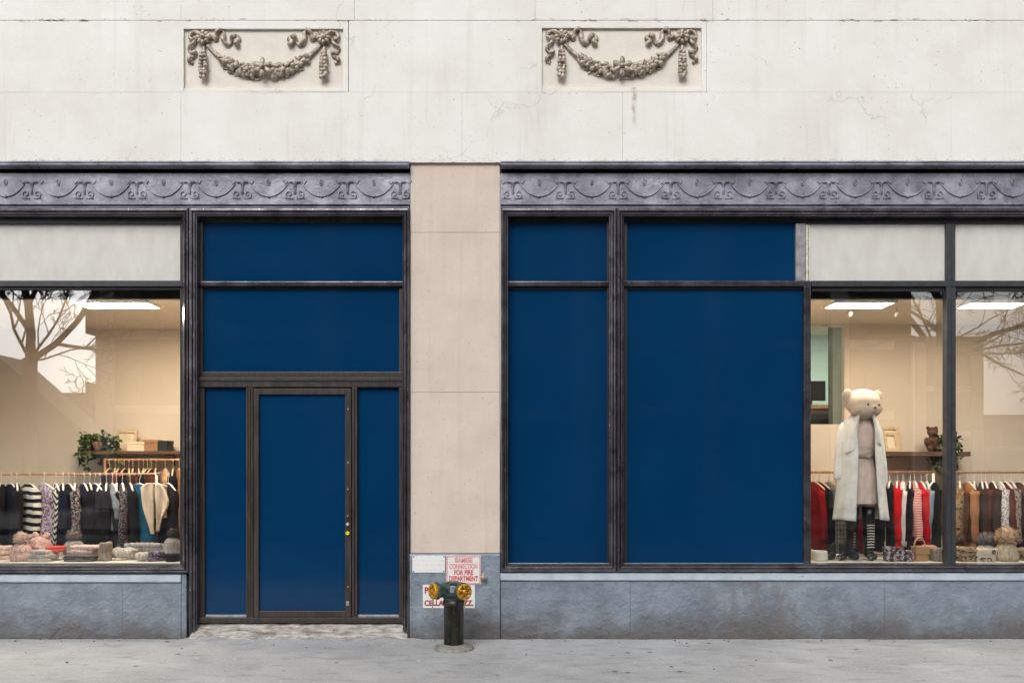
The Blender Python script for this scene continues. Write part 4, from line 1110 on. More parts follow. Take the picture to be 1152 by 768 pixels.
def left_platform():
    folded_cloth('folded_scarf', 'pink folded scarf at the left edge of the display', 'scarf', -16, 14, .42, .125, C['pale_pink_knit'], 3, 3)
    bobble_hat('dusty pink bobble hat with pink fur pompom, leftmost on the ledge', 24, 0, .26, .185, .275, .075, C['pink_knit'], 'fur_pink', 3)
    bobble_hat('pink knotted hat with two soft ears leaning behind the coral cloth', 44, .10, .42, .2, .185, .05, C['pink_knit'], 'fur_pink', 4, .12, knot=True)
    folded_cloth('folded_scarf', 'pale grey folded scarf in front of the knotted pink hat', 'scarf', 33, 62, .27, .105, C['pale_grey_knit'], 5, 3)
    folded_cloth('folded_cloth', 'bright coral red folded cloth between grey scarf and grey hat', 'cloth', 52, 72, .33, .05, C['coral_cloth'], 6, 2, .085, .18, -.35)
    bobble_hat('grey bobble hat with dark fur pompom in the middle of the left ledge', 83, .045, .45, .185, .245, .075, C['grey_knit'], 'fur_grey', 5)
    folded_cloth('folded_sweater', 'dark grey folded knit lying under the pink scarf', 'sweater', 74, 112, .27, .06, C['dark_grey_knit'], 8, 3)
    folded_cloth('folded_scarf', 'pale pink scarf draped on the dark grey folded knit', 'scarf', 80, 112, .33, .08, C['pale_pink_knit'], 9, 2, .062, .2)
    folded_cloth('folded_scarf', 'taupe scarf standing folded upright beside the pink scarf', 'scarf', 112, 125, .27, .175, C['taupe_cloth'], 10, 2, 0, .12)
    scarf_roll('grey ribbed knit scarf twisted between the taupe and fringed scarves', 126, 152, .36, .062, C['pale_grey_knit'], .01, 3, True, False)
    scarf_roll('long grey fringed scarf rolled up behind the white knit', 142, 182, .48, .058, C['grey_knit'], .055, 5, False)
    scarf_roll('short white curled knit scarf near the right end of the left ledge', 153, 168, .25, .048, C['pale_grey_knit'], 0, 7, True, False)
    folded_cloth('folded_scarf', 'dark blue patterned scarf right of the white curled knit', 'scarf', 168, 188, .30, .09, C['blue_print'], 12, 3)
    bobble_hat('grey marled bobble hat with dark fur pompom at the right end of the left ledge', 194, .04, .34, .165, .265, .06, C['grey_knit'], 'fur_dark', 9)
    folded_cloth('folded_cloth', 'small black folded cloth below the grey marled hat', 'cloth', 188, 204, .25, .07, C['black_cloth'], 14, 2)
left_platform()

# ------------------------------------------------------------------ right window
def right_room():
    Y = 1.02; Z = wz(531, Y)
    rack('clothes_rack', 'copper clothes rail behind the mannequin holding red, black and white garments', wx(905, Y), wx(1052, Y), Y, Z, .15, (wx(949, Y), wx(1050, Y)), 'copper', 'white_plastic', False)
    BLK = 'black garments behind the mannequin'
    G = [(915, 10, 616, 'dark_red_cloth', .3, .5, 'top', 'dark red top at the left end of the rail behind the mannequin'),
         (922, 13, 622, 'black_cloth', .4, .5, 'jacket', None),
         (933, 16, 622, 'grey_plaid', .8, .5, 'coat', 'grey checked coat left of the mannequin'),
         (942, 12, 616, 'red_cloth', .3, .5, 'top', 'red top just left of the pale coat sleeve'),
         (955, 12, 616, 'dark_red_cloth', .3, .5, 'dress', 'dark red dress showing below the hem of the pale coat'),
         (966, 12, 618, 'black_cloth', .4, .5, 'jacket', None), (980, 12, 616, 'black_cloth', .4, .5, 'jacket', None),
         (1000, 11, 618, 'black_cloth', .4, .5, 'jacket', None), (1010, 14, 620, 'red_cloth', .5, .5, 'dress', 'bright red dress right of the mannequin beside a white shirt'),
         (1017, 11, 615, 'white_cloth', .3, .55, 'shirt', 'long white shirt between bright red dress and striped top'),
         (1023, 9, 617, 'black_cloth', .3, .5, 'jacket', None), (1028, 11, 601, 'red_stripe', .3, .5, 'striped_top', 'red and white striped top on the rail right of the mannequin'),
         (1036, 13, 613, 'red_cloth', .5, .5, 'sweater', 'deep red sweater right of the striped top'),
         (1043, 9, 618, 'blue_grey_cloth', .3, .5, 'shirt', 'blue-grey shirt squeezed between red sweater and black coat'), (1050, 17, 622, 'black_cloth', .8, .5, 'jacket', None)]
    for i, (px, w, pb, c, fl, sl, nm, lab) in enumerate(G):
        wm = (1.5 if px > 985 else .95) * w / S * kk(Y); yaw = math.acos(min(1, wm / .46)) + .08 * math.sin(i * 1.7)
        grp = None
        if lab is None: lab = 'plain black jacket on the rail behind the mannequin'; grp = BLK
        garment(nm, C[c], Z - wz(pb, Y) + .02, fl, sl, 200 + i, .042, .8, lab, nm.replace('_', ' '), grp, (wx(px, Y), Y, Z), yaw if px > 985 else -yaw, 'white_plastic' if px > 985 else 'wood_pale')
    # last rail
    x0 = wx(1062, Y)
    rack('clothes_rack', 'copper clothes rail at the right edge holding brown and leopard garments', x0, 7.2, Y, Z, .15, (x0 + .02, 7.1))
    G = [(1080, 11, 606, 'leopard', .4, .5, 'blouse', 'leopard print blouse beside the dark mullion on the right rail'), (1088, 10, 616, 'rust_cloth', .3, .5, 'dress', 'long rust brown dress hanging right of the leopard blouse'),
         (1095, 11, 606, 'dark_brown_cloth', .5, .5, 'cardigan', None), (1103, 11, 612, 'dark_brown_cloth', .5, .5, 'cardigan', None),
         (1110, 11, 608, 'maroon_cloth', .4, .5, 'top', 'dark maroon top left of the white lace strip'), (1117, 9, 612, 'dark_brown_cloth', .4, .5, 'cardigan', None),
         (1123.5, 8, 602, 'lace', .2, .5, 'blouse', 'white lace blouse, the palest garment on the right rail'), (1130, 9, 612, 'maroon_cloth', .4, .5, 'dress', 'maroon dress right of the white lace blouse'),
         (1138, 16, 606, 'grey_leopard', .6, .5, 'coat', 'grey-brown spotted coat near the right picture edge'), (1147, 9, 612, 'brown_cloth', .4, .5, 'cardigan', None), (1155, 11, 612, 'dark_brown_cloth', .4, .5, 'cardigan', None), (1166, 12, 612, 'black_cloth', .4, .5, 'cardigan', None)]
    for i, (px, w, pb, c, fl, sl, nm, lab) in enumerate(G):
        wm = 1.5 * w / S * kk(Y); yaw = math.acos(min(1, wm / .46)) + .08 * math.sin(i * 1.7)
        grp = None
        if lab is None: lab = 'dark brown cardigan on the rail behind the rightmost pane'; grp = 'dark brown cardigans on the right rail'
        garment(nm, C[c], Z - wz(pb, Y) + .02, fl, sl, 300 + i, .045, .8, lab, nm, grp, (wx(px, Y), Y, Z), yaw, 'white_plastic')
    # khaki coat on the back wall
    Yk = 1.46
    garment('coat', C['khaki_cloth'], wz(518, Yk) - wz(594, Yk), .4, .5, 401, .05, 1.1, 'khaki coat hanging high at the back, left of the dark mullion', 'coat', None, (wx(1052, Yk), Yk, wz(518, Yk)), R(38), 'wood_pale')
    # shelf with frames
    Ys = 1.46; zs = wz(508, Ys)
    r = empty('shelf', (0, Ys, zs)); tag(r, 'dark shelf on the back wall behind the mannequin with frames and toy', 'shelf')
    MB().box(wx(990, Ys), wx(1085, Ys), -.13, .155, -.05, 0).build('board', 'wood_dark', r, bevel=.003)
    for px in (1000, 1060): MB().tube([(wx(px, Ys), .15, -.18), (wx(px, Ys), .145, -.055), (wx(px, Ys), -.08, -.055)], .008, 6).build('bracket', 'blk', r)
    picture_frame('picture_frame', 'larger pale wooden frame leaning on the wall right of the mannequin', (wx(1007, Ys), Ys + .07, zs + .001), .2, .29, R(11), R(6))
    picture_frame('picture_frame', 'smaller pale wooden frame leaning against the larger frame', (wx(1003, Ys), Ys - .02, zs + .001), .17, .22, R(13), R(14))
    folded_shelf(Ys, zs)
    ivy('trailing_plant', 'leafy green plant on the back shelf behind the dark mullion', (wx(1070, 1.40), 1.40, zs + .051), .27, 520, 'leaf_dark', 21)
    # small brown toy bear on the shelf
    X = wx(1047, Ys); r = MB()
    r.ball((0, 0, .09), .075, (.9, .8, 1.15), 14, 10, None, .15, 20).ball((0, -.01, .215), .058, (1, .95, .95), 14, 10, None, .12, 20)
    for s in (-1, 1):
        r.ball((s * .045, 0, .262), .02).ball((s * .07, -.02, .11), .026, (1, 1, 1.9)).ball((s * .05, -.06, .03), .03, (1, 1.5, 1))
    r.ball((0, -.06, .205), .024)
    tag(r.build('toy_bear', M['toy'], loc=(X, Ys - .03, zs + .001), mods=(('REMESH', dict(mode='VOXEL', voxel_size=.008, use_smooth_shade=True)),)), 'small dark brown plush toy sitting on the back shelf', 'toy')
M['toy'] = plain('brown_plush', (.085, .035, .018), .95, .3, 30, .4, 120, .01)
def folded_shelf(Ys, zs):
    pass
right_room()

def right_platform():
    bobble_hat('grey knit hat with grey fur pompom in the rightmost pane', 1109, 0, .38, .185, .265, .085, C['pale_grey_knit'], 'fur_grey', 21)
    bobble_hat('beige knit hat with big tan fur pompom in the rightmost pane', 1132, 0, .25, .205, .315, .105, C['beige_wool'], 'fur_tan', 22)
    folded_cloth('folded_scarf', 'leopard print scarf folded beside the dark mullion', 'scarf', 1074, 1097, .27, .13, C['leopard_scarf'], 31, 3)
    folded_cloth('folded_scarf', 'cream scarf with dark spots in front of the two bobble hats', 'scarf', 1095, 1121, .20, .12, C['cream_spot'], 32, 2, 0, .12)
    folded_cloth('folded_scarf', 'dark spotted folded scarf at the right picture edge', 'scarf', 1147, 1172, .3, .10, C['leopard_scarf'], 35, 3)
    folded_cloth('folded_scarf', 'black and white printed scarf heap left of the tan handbag', 'scarf', 994, 1010, .26, .13, C['bag_print'], 33, 3, 0, .16)
    folded_cloth('clutch_bag', 'flat dark printed clutch bag between scarf heap and handbag', 'bag', 1009, 1026, .25, .10, C['bag_print'], 34, 2, 0, .14)
    folded_cloth('folded_scarf', 'grey and pink knit folded against the dark mullion right of the handbag', 'scarf', 1046, 1064, .28, .12, C['taupe_cloth'], 36, 3)
    folded_cloth('folded_cloth', 'peach cloth laid over the grey knit right of the handbag', 'cloth', 1038, 1053, .42, .10, C['peach_cloth'], 37, 2, .03, .14)
    folded_cloth('shoe_box', 'plain white block in the left corner of the mannequin window', 'box', 913, 929, .3, .09, M['platform'], 38, 1, 0, .2)
    # tan handbag
    Y = .27; r = empty('handbag', (wx(1034.5, Y), Y, PZ), (0, 0, R(12))); tag(r, 'tan leather handbag with round top handle on the ledge', 'bag')
    w, h, d = .145, .135, .085
    MB().box(-w / 2, w / 2, -d / 2, d / 2, 0, h).build('body', C['tan_leather'], r, bevel=.012)
    MB().extr_x(-w / 2 - .003, w / 2 + .003, [(-d / 2 - .006, h * .45), (-d / 2 - .012, h * .5), (-d / 2 - .008, h + .004), (d / 2, h + .008), (d / 2, h + .001), (-d / 2 - .001, h + .001), (-d / 2 - .001, h * .45)]).build('flap', C['tan_leather'], r, bevel=.003)
    MB().tube([(w * .42 * math.cos(a), 0, h + .085 * math.sin(a)) for a in [i * PI / 12 for i in range(13)]], .008, 8).build('handle', C['peach_cloth'], r)
    MB().ball((0, -d / 2 - .014, h * .52), .009).build('clasp', 'brass', r)
    # low black boots by the rack foot
    Y = .42
    for i, px in enumerate((936, 948)):
        r = MB()
        r.tube([(0, 0, .025), (0, .0, .10), (0, .005, .15)], [.042, .038, .045], 14)
        r.ball((0, -.055, .03), .042, (.9, 2.0, .72), 14, 10)
        o = r.build('ankle_boot', M['leather'], loc=(wx(px, Y), Y, PZ), rot=(0, 0, R(-35 + 15 * i)), mods=(('REMESH', dict(mode='VOXEL', voxel_size=.008, use_smooth_shade=True)),))
        tag(o, ('black ankle boot nearest the white block' if i == 0 else 'black ankle boot nearest the mannequin stand'), 'boot', 'ankle boots beside the mannequin')
M['leather'] = plain('black_leather', (.010, .010, .012), .3, .2, 20, .15, 60, .004)
right_platform()

def mannequin():
    Y = .40; X = wx(968, Y); k = kk(Y)
    r = empty('mannequin', (X, Y, PZ)); r.scale = (.87, .95, 1); tag(r, 'bear-headed mannequin in a long pale coat, pink dress and black boots', 'mannequin')
    zz = lambda py: wz(py, Y) - PZ
    xx = lambda px: wx(px, Y) - X
    zu = lambda z: z if z < .7 else .7 + (z - .7) * 1.13
    b = MB()
    # body: loft neck -> hips, limbs, plush head
    sec = [(1.34, .05, .05), (1.31, .10, .07), (1.27, .165, .085), (1.18, .16, .10), (1.08, .135, .095), (1.0, .12, .085), (.92, .14, .095), (.82, .165, .105), (.74, .15, .10)]
    sec = [(zu(a), p, q) for a, p, q in sec]
    b.rows([[(rx * math.cos(2 * PI * j / 20), ry * math.sin(2 * PI * j / 20), z) for j in range(20)] for z, rx, ry in sec], True)
    for z_ in (sec[0], sec[-1]): b.add([(z_[1] * math.cos(2 * PI * j / 20), z_[2] * math.sin(2 * PI * j / 20), z_[0]) for j in range(20)], [tuple(range(20))])
    for s in (-1, 1):
        b.tube([(s * .085, 0, .78), (s * .09, -.005, .6), (s * .092, .0, .42), (s * .095, .012, .2), (s * .095, .01, .07)], [.085, .075, .052, .05, .036], 14)
        b.ball((s * .10, -.045, .035), .045, (.85, 2.0, .7), 12, 8)
        b.tube([(s * .14, 0, zu(1.27)), (s * .175, .005, zu(1.2)), (s * .215, .01, zu(1.0)), (s * .225, -.01, .78), (s * .225, -.03, .70)], [.05, .05, .04, .033, .03], 12)
        b.ball((s * .225, -.04, .655), .035, (.6, 1, 1.5), 10, 8)
    hz = 1.535; turn = Matrix.Rotation(R(20), 3, 'Z') @ Matrix.Rotation(R(10), 3, 'X')
    hc = Vector((.012, -.035, hz))
    def H(p): return hc + turn @ Vector(p)
    b.ball(hc, .158, (1.36, 1.05, .86), 28, 18, turn)
    b.ball(H((0, -.045, -.045)), .14, (1.46, .95, .68), 24, 16, turn)
    b.ball(H((0, -.135, -.045)), .066, (1.15, .8, .78), 18, 12, turn)
    b.tube([H((0, .0, -.08)), (0, 0, 1.41)], [.08, .06], 14)
    for s in (-1, 1):
        q = turn @ Matrix.Rotation(s * .95, 3, 'Y')
        b.ball(H((s * .208, .02, .06)), .066, (1.08, .45, 1.2), 16, 12, q)
    body = b.build('body', M['plush'], r, mods=(('REMESH', dict(mode='VOXEL', voxel_size=.011, use_smooth_shade=True)), ('SMOOTH', dict(iterations=5, factor=.5))))
    rnd = random.Random(3); fu = MB()
    lobes = [(Vector(hc), .158, (1.36, 1.05, .86), turn), (H((0, -.045, -.045)), .14, (1.46, .95, .68), turn), (H((0, -.135, -.045)), .066, (1.15, .8, .78), turn)]
    for q in (-1, 1): lobes.append((H((q * .208, .02, .06)), .066, (1.08, .45, 1.2), turn @ Matrix.Rotation(q * .95, 3, 'Y')))
    for ci, (c0, rad, scl, rt) in enumerate(lobes):
        for i in range((1500, 1300, 260, 320, 320)[ci]):
            d = Vector((rnd.gauss(0, 1), rnd.gauss(0, 1), rnd.gauss(0, 1))).normalized()
            p = c0 + rt @ Vector([d[k] * scl[k] * rad for k in range(3)]); nrm = (rt @ Vector([d[k] / scl[k] for k in range(3)])).normalized()
            if any(((rt2.inverted() @ (p - c2)) * (1 / r2)).dot(Vector([((rt2.inverted() @ (p - c2)) / r2)[k] / s2[k] ** 2 for k in range(3)])) < .98 for cj, (c2, r2, s2, rt2) in enumerate(lobes) if cj != ci): continue
            tg = nrm.orthogonal().normalized(); tg.rotate(Matrix.Rotation(rnd.uniform(0, 6.3), 3, nrm))
            sd = nrm.cross(tg) * .0045
            fu.add([p - nrm * .006 - sd, p - nrm * .006 + sd, p + nrm * .007 + tg * .012 - Vector((0, 0, .004))], [(0, 1, 2)])
    fu.build('fur', M['plush'], r)
    for s in (-1, 1): MB().ball(H((s * .078, -.160, .0)), .012, (1, .7, 1), 10, 8).build('eye', M['leather'], r)
    MB().ball(H((0, -.188, -.022)), .017, (1.35, .7, .9), 10, 8, turn).build('nose', M['nose'], r)
    MB().tube([H((-.025, -.178, -.072)), H((0, -.187, -.064)), H((.025, -.178, -.072))], .003, 6).build('mouth', M['nose'], r)
    # dress
    g = []; 
    for i in range(30):
        u = i / 29; z = 1.412 - u * (1.412 - zz(566))
        rx = .105 + .075 * min(1, u * 6) if u < .17 else None
        if rx is None:
            d = (u - .17) / .83
            rx = .18 - .045 * math.exp(-((d - .38) / .16) ** 2) + .005 * d
        ry = rx * (.62 + .1 * u)
        g.append([(rx * math.cos(2 * PI * j / 48) * (1 + .015 * u * math.sin(9 * 2 * PI * j / 48)), ry * math.sin(2 * PI * j / 48) * (1 + .05 * (u if u > .5 else .2) * math.sin(11 * 2 * PI * j / 48 + 3 * u)), z) for j in range(48)])
    d = MB(); d.rows(g, True); d.add(g[0], [tuple(range(48))]); d.build('dress', M['dress'], r)
    bz = zz(511.5)
    MB().lathe([(.128, bz - .028), (.147, bz - .03), (.148, bz + .03), (.128, bz + .028)], n=40).build('belt', M['belt'], r).scale = (1.0, .72, 1)
    MB().box(.015, .06, -.118, -.11, bz - .03, bz + .03).build('buckle', M['belt'], r, bevel=.004)
    # tights and boots
    for s in (-1, 1):
        t = MB().tube([(s * .092, .0, .52), (s * .094, .004, .40), (s * .096, .012, .2)], [.072, .066, .06], 16)
        t.build('stocking', M['leather'], r)
        bt = MB()
        bt.tube([(s * .096, .012, .03), (s * .096, .012, .12), (s * .096, .01, .36), (s * .096, .01, .38)], [.052, .05, .068, .072], 18)
        bt.ball((s * .10, -.055, .04), .052, (.92, 2.1, .76), 16, 10)
        bo = bt.build('boot', M['leather'], r, mods=(('REMESH', dict(mode='VOXEL', voxel_size=.009, use_smooth_shade=True)),))
        lc = MB()
        hw = .042 if s > 0 else .016
        for q in range(9 if s > 0 else 6): lc.tube([(s * .096 - hw, -.05 if s > 0 else -.066, .12 + .027 * q), (s * .096, -.072, .126 + .027 * q), (s * .096 + hw, -.05 if s > 0 else -.066, .12 + .027 * q)], .0055 if s > 0 else .0035, 6)
        lc.build('lacing', 'white_plastic' if s > 0 else 'zinc', bo)
    # coat: open in front
    hem = zz(584); top = 1.402
    g = []; nj = 64
    for i in range(34):
        u = i / 33; z = top - (top - hem) * u
        rx = .11 + .085 * min(1, u / .06) ** .6 if u < .06 else .195 + .10 * ((u - .06) / .94) ** 1.1
        ry = .10 + .05 * min(1, u / .06) if u < .06 else .15 + .05 * u
        gap = .62 - .2 * min(1, u * 3) + .05 * u
        row = []
        for j in range(nj):
            a = -PI / 2 + gap + (2 * PI - 2 * gap) * j / (nj - 1)
            f = 1 + (.012 + .035 * u) * math.sin(8 * a + 1.3 + u) * min(1, u * 2)
            row.append((rx * math.cos(a) * f, ry * math.sin(a) * f - .01, z + .008 * math.sin(4 * a)))
        g.append(row)
    ct = MB().rows(g)
    ct = ct.build('coat', M['coat'], r, mods=(('SOLIDIFY', dict(thickness=.012, offset=0)),))
    for s in (-1, 1):                                # waterfall lapels
        lp = []
        ln = .33 if s < 0 else .26
        for i in range(10):
            u = i / 9; row = []
            for j in range(8):
                v = j / 7
                zt = 1.415 - u * ln - .055 * v * u
                e = s * (.068 + .03 * math.sin(u * 2.2)); wd = (.03 + .115 * u) if s < 0 else (.03 + .075 * u)
                row.append((e + s * wd * v, -.135 - .035 * math.sin(v * 2.6) * (1 - .2 * u) + .05 * v * v, zt))
            lp.append(row)
        MB().rows(lp).build('lapel', M['coat'], ct, mods=(('SOLIDIFY', dict(thickness=.01, offset=0)), ('SUBSURF', dict(levels=1, render_levels=1))))
        ln = [(s * .15, .01, 1.352), (s * .20, .012, 1.26), (s * .235, .012, 1.04), (s * .262, -.005, .82), (s * .27, -.02, zz(541))]
        if s > 0: ln[-1] = (s * .25, -.02, zz(548))
        MB().tube(ln, [.062, .064, .055, .05, .05], 16, flat=.9).build('sleeve', M['coat'], ct, mods=(('SUBSURF', dict(levels=1, render_levels=1)),))
    MB().lathe([(.07, 1.30), (.088, 1.335), (.092, 1.37), (.082, 1.372), (.075, 1.33)], n=28).build('collar', M['coat'], ct).location = (0, .03, .065)
    # its rolling stand
    st = empty('rolling_stand', (X, Y + .02, PZ)); tag(st, 'low wheeled stand under the mannequin boots', 'stand')
    MB().tube([(-.27, -.10, .05), (.0, .09, .05), (.27, -.10, .05)], .010, 8).build('frame', 'chrome', st)
    for px, yy in ((-.24, -.13), (.045, -.17), (.27, -.12)):
        wheel = MB(); wheel.lathe([(.008, -.012), (.026, -.012), (.03, -.006), (.03, .006), (.026, .012), (.008, .012)], (px, yy, .0305), (1, .3, 0), 18)
        w = wheel.build('caster', 'rubber', st)
        MB().lathe([(.016, -.014), (.016, .014)], (px, yy, .0305), (1, .3, 0), 14).tube([(px, yy, .03), (px, yy + .01, .066)], .007, 8).build('hub', 'chrome', w)
        MB().tube([(px, yy + .01, .055), (px * .9, yy + .06, .052)], .008, 8).build('arm', 'chrome', st)
M['plush'] = plain('beige_plush', (.66, .53, .42), .95, .12, 60, .6, 160, .006)
M['nose'] = plain('brown_stitching', (.30, .19, .14), .8, .1)
M['dress'] = cloth('pink_dress_cloth', 'plain', (.74, .59, .53))
M['belt'] = cloth('taupe_belt', 'plain', (.50, .40, .33))
M['coat'] = cloth('pale_grey_wool', 'plain', (.84, .825, .79))
C['sock'] = cloth('striped_sock', 'stripe', (.02, .02, .022), (.6, .58, .54), 2.6)
mannequin()

# ------------------------------------------------------------------ across the street (seen in the glass)
def facade(name, label, x0, x1, Y, depth, h, mat, cols, floors, balc=False, piers=True):
    r = empty(name, ((x0 + x1) / 2, Y, 0)); tag(r, label, 'building', 'buildings across the street')
    w = x1 - x0
    MB().box(-w / 2, w / 2, -depth, 0, -.1, h).build('wall', mat, r)
    MB().box(-w / 2 - .15, w / 2 + .15, -depth - .1, .25, h + .003, h + .35).build('roof', 'slate', r)
    if piers:
        p0 = None
        for c in range(cols + 1):
            X = -w / 2 + c * w / cols
            if p0 is None: p0 = MB().box(-.35, .35, .002, .22, 0, h).build('added_pier', 'pale_render', r, loc=(X + .36, 0, 0))
            elif c % 2 == 0: link_copy(p0, r, (X - .36, 0, 0))
        b0 = None
        for f in range(1, floors):
            Z = .75 + f * (h - 1.0) / floors
            if b0 is None: b0 = MB().box(-w / 2 + .75, w / 2 - .75, .003, .14, 0, .35).build('added_band', 'pale_render', r, loc=(0, 0, Z))
            else: link_copy(b0, r, (0, 0, Z))
    first = None
    for f in range(floors):
        for c in range(cols):
            X = -w / 2 + (c + .5) * w / cols; Z = 1.0 + f * (h - 1.0) / floors + .3
            ww = w / cols * .45; hh = (h - 1) / floors * .55
            if first is None: first = MB().box(-ww / 2, ww / 2, .002, .06, 0, hh).build('window', 'far_window', r, loc=(X, 0, Z))
            else: link_copy(first, r, (X, 0, Z))
    if balc:
        fb = None
        for f in range(1, floors + 1):
            Z = 1.0 + f * (h - 1.0) / floors
            if fb is None: fb = MB().box(-.55, 0, -2.0, -.1, 0, .14).box(-.55, -.5, -2.0, -.1, .145, .99).box(-.56, -.49, -2.0, -.1, 1.0, 1.06).build('balcony', mat, r, loc=(-w / 2 - .003, 0, Z))
            else: link_copy(fb, r, (-w / 2 - .003, 0, Z))
    return r
facade('apartment_block', 'tall tan apartment block with side balconies reflected in the left pane', -16.6, -2.2, -26, 12, 16, 'brick_tan', 6, 5, True)
facade('apartment_block', 'red brick block across the street next to the tan block', -2.0, 16.0, -26, 12, 15, 'brick_red', 7, 5)
facade('brick_tower', 'narrow brick block reflected in the rightmost pane', 25.0, 29.3, -45, 8, 9.4, 'brick_tan', 2, 3)
facade('low_terrace', 'low grey terrace far down the street reflected in the left pane', -75, -19.5, -62, 10, 7.4, 'render_grey', 8, 2)
facade('low_terrace', 'low grey terrace far off behind the narrow brick block', 30, 95, -62, 10, 5.6, 'render_grey', 8, 2)
o = empty('gabled_house', (-23.6, -31, 0)); tag(o, 'gabled house reflected at the left edge of the left pane', 'building', 'buildings across the street')
MB().box(-4, 4, -2, 0, -.1, 3.1).build('wall', 'brick_red', o)
MB().add([(-4.2, .2, 3.1), (4.2, .2, 3.1), (0, .2, 6.8), (-4.2, -2.2, 3.1), (4.2, -2.2, 3.1), (0, -2.2, 6.8)], [(0, 1, 2), (3, 5, 4), (0, 2, 5, 3), (1, 4, 5, 2), (0, 3, 4, 1)]).build('roof', 'slate', o)

def bare_tree(label, X, Y, seed, fork, limbs, tr=.2):
    rnd = random.Random(seed); r = empty('bare_tree', (X, Y, -.05)); tag(r, label, 'tree', 'bare street trees across the road')
    MB().tube([(0, 0, 0), (.02, 0, fork * .35), (-.03, .02, fork * .7), (0, 0, fork)], [tr * 1.3, tr * 1.05, tr * .95, tr * .98], 12).build('trunk', 'bark', r)
    mb = MB()
    def grow(p, d, rad, L, lev):
        pts = [p]; rr = [rad]; n = 6
        q = Vector(p); dd = Vector(d).normalized()
        for i in range(n):
            dd = (dd + Vector((rnd.gauss(0, .13), rnd.gauss(0, .13), rnd.gauss(.03, .1)))).normalized()
            q = q + dd * (L / n); pts.append(q.copy()); rr.append(max(.009, rad * (1 - .6 * (i + 1) / n)))
            if lev < 5 and (i > 0 or lev == 0) and rnd.random() < (.66 if lev else .85):
                ax = dd.orthogonal().normalized(); ax.rotate(Matrix.Rotation(rnd.uniform(0, 6.3), 3, dd))
                nd = (dd * .75 + ax * rnd.uniform(.5, .95)).normalized()
                grow(q.copy(), nd, rr[-1] * rnd.uniform(.5, .7), L * rnd.uniform(.45, .65), lev + 1)
        mb.tube(pts, rr, 8 if lev < 2 else (5 if lev < 4 else 3), caps=False)
    for d, rad, L in limbs: grow(Vector((0, 0, fork - .06)), d, rad, L, 0)
    mb.build('crown', 'bark', r)
bare_tree('bare forked street tree reflected in the left shop window', -13.05, -14.9, 4, 4.6, [((.12, .1, 1), .13, 4.5), ((.85, -.1, .55), .095, 5.0), ((-.3, .1, .9), .05, 3.0), ((1, .1, .22), .03, 2.4), ((.3, -.2, .95), .04, 2.6)], .19)
bare_tree('bare street tree reflected in the rightmost shop window', 11.6, -14.9, 9, 4.6, [((.1, .0, 1), .12, 4.5), ((.75, .1, .5), .08, 4.5), ((-.5, 0, .8), .09, 4.0), ((1, 0, .1), .045, 3.5), ((.5, .1, .9), .04, 3), ((.9, -.1, .35), .035, 3), ((-.2, .1, .95), .04, 3)], .17)

# ------------------------------------------------------------------ light and air
w = bpy.data.worlds.new('World'); sc.world = w; w.use_nodes = True
nt = w.node_tree; nt.nodes.clear()
sky = nt.nodes.new('ShaderNodeTexSky'); sky.sky_type = 'NISHITA'; sky.sun_disc = False
sky.sun_elevation = R(42); sky.sun_rotation = R(180 + 14); sky.air_density = 1.0; sky.dust_density = 7.0; sky.ozone_density = 1.0
hs = nt.nodes.new('ShaderNodeHueSaturation'); hs.inputs['Saturation'].default_value = .12
bg = nt.nodes.new('ShaderNodeBackground'); bg.inputs['Strength'].default_value = .15
out = nt.nodes.new('ShaderNodeOutputWorld')
nt.links.new(sky.outputs[0], hs.inputs['Color'])
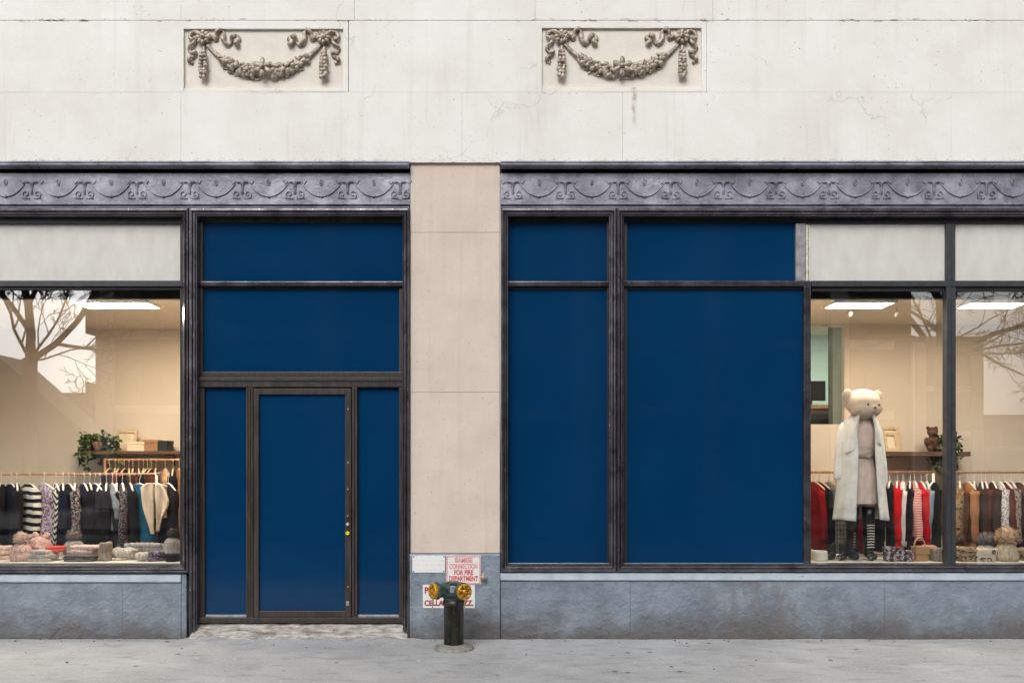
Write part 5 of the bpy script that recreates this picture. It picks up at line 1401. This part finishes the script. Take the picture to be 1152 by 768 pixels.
# broken overcast: a bright cloud deck towards the horizon, greyer blue clouds above
tc = nt.nodes.new('ShaderNodeTexCoord'); sx = nt.nodes.new('ShaderNodeSeparateXYZ'); nt.links.new(tc.outputs['Generated'], sx.inputs[0])
def wm(op, a, b, clamp=False):
    n = nt.nodes.new('ShaderNodeMath'); n.operation = op; n.use_clamp = clamp
    for i, v in enumerate((a, b)):
        if isinstance(v, (int, float)): n.inputs[i].default_value = v
        else: nt.links.new(v, n.inputs[i])
    return n.outputs[0]
low = wm('POWER', wm('SUBTRACT', 1.0, wm('ABSOLUTE', sx.outputs[2], 0), True), 5.0)
cn = nt.nodes.new('ShaderNodeTexNoise'); cn.inputs['Scale'].default_value = 5.0; cn.inputs['Detail'].default_value = 6
mpn = nt.nodes.new('ShaderNodeMapping'); mpn.inputs['Scale'].default_value = (1, 1, 2.6)
nt.links.new(tc.outputs['Generated'], mpn.inputs[0]); nt.links.new(mpn.outputs[0], cn.inputs['Vector'])
gain = wm('ADD', .62, wm('MULTIPLY', low, wm('ADD', 1.0, wm('MULTIPLY', cn.outputs['Fac'], 3.0))))
vm = nt.nodes.new('ShaderNodeVectorMath'); vm.operation = 'SCALE'; nt.links.new(hs.outputs[0], vm.inputs[0]); nt.links.new(gain, vm.inputs['Scale'])
nt.links.new(vm.outputs[0], bg.inputs['Color']); nt.links.new(bg.outputs[0], out.inputs['Surface'])
sl = bpy.data.lights.new('sun', 'SUN'); sl.energy = .65; sl.angle = R(28); sl.color = (1, .985, .965)
so = bpy.data.objects.new('sun', sl); COL.objects.link(so); so.rotation_euler = (R(48), 0, R(-14)); so.location = (0, -10, 12)

cam = bpy.data.cameras.new('camera'); co_ = bpy.data.objects.new('camera', cam); COL.objects.link(co_)
co_.location = (0, CAM_Y, EYE); co_.rotation_euler = (R(90), 0, 0)
cam.sensor_width = 36; cam.lens = 30; cam.shift_y = (142 / 1152); cam.clip_end = 1000
sc.camera = co_
sc.view_settings.view_transform = 'Standard'; sc.view_settings.look = 'None'; sc.view_settings.gamma = 1
sc.view_settings.use_curve_mapping = False
sc.view_settings.exposure = 0.40
sc.render.engine = 'CYCLES'
sc.cycles.use_denoising = True
sc.cycles.max_bounces = 8; sc.cycles.transparent_max_bounces = 16
sc.cycles.sample_clamp_indirect = 8
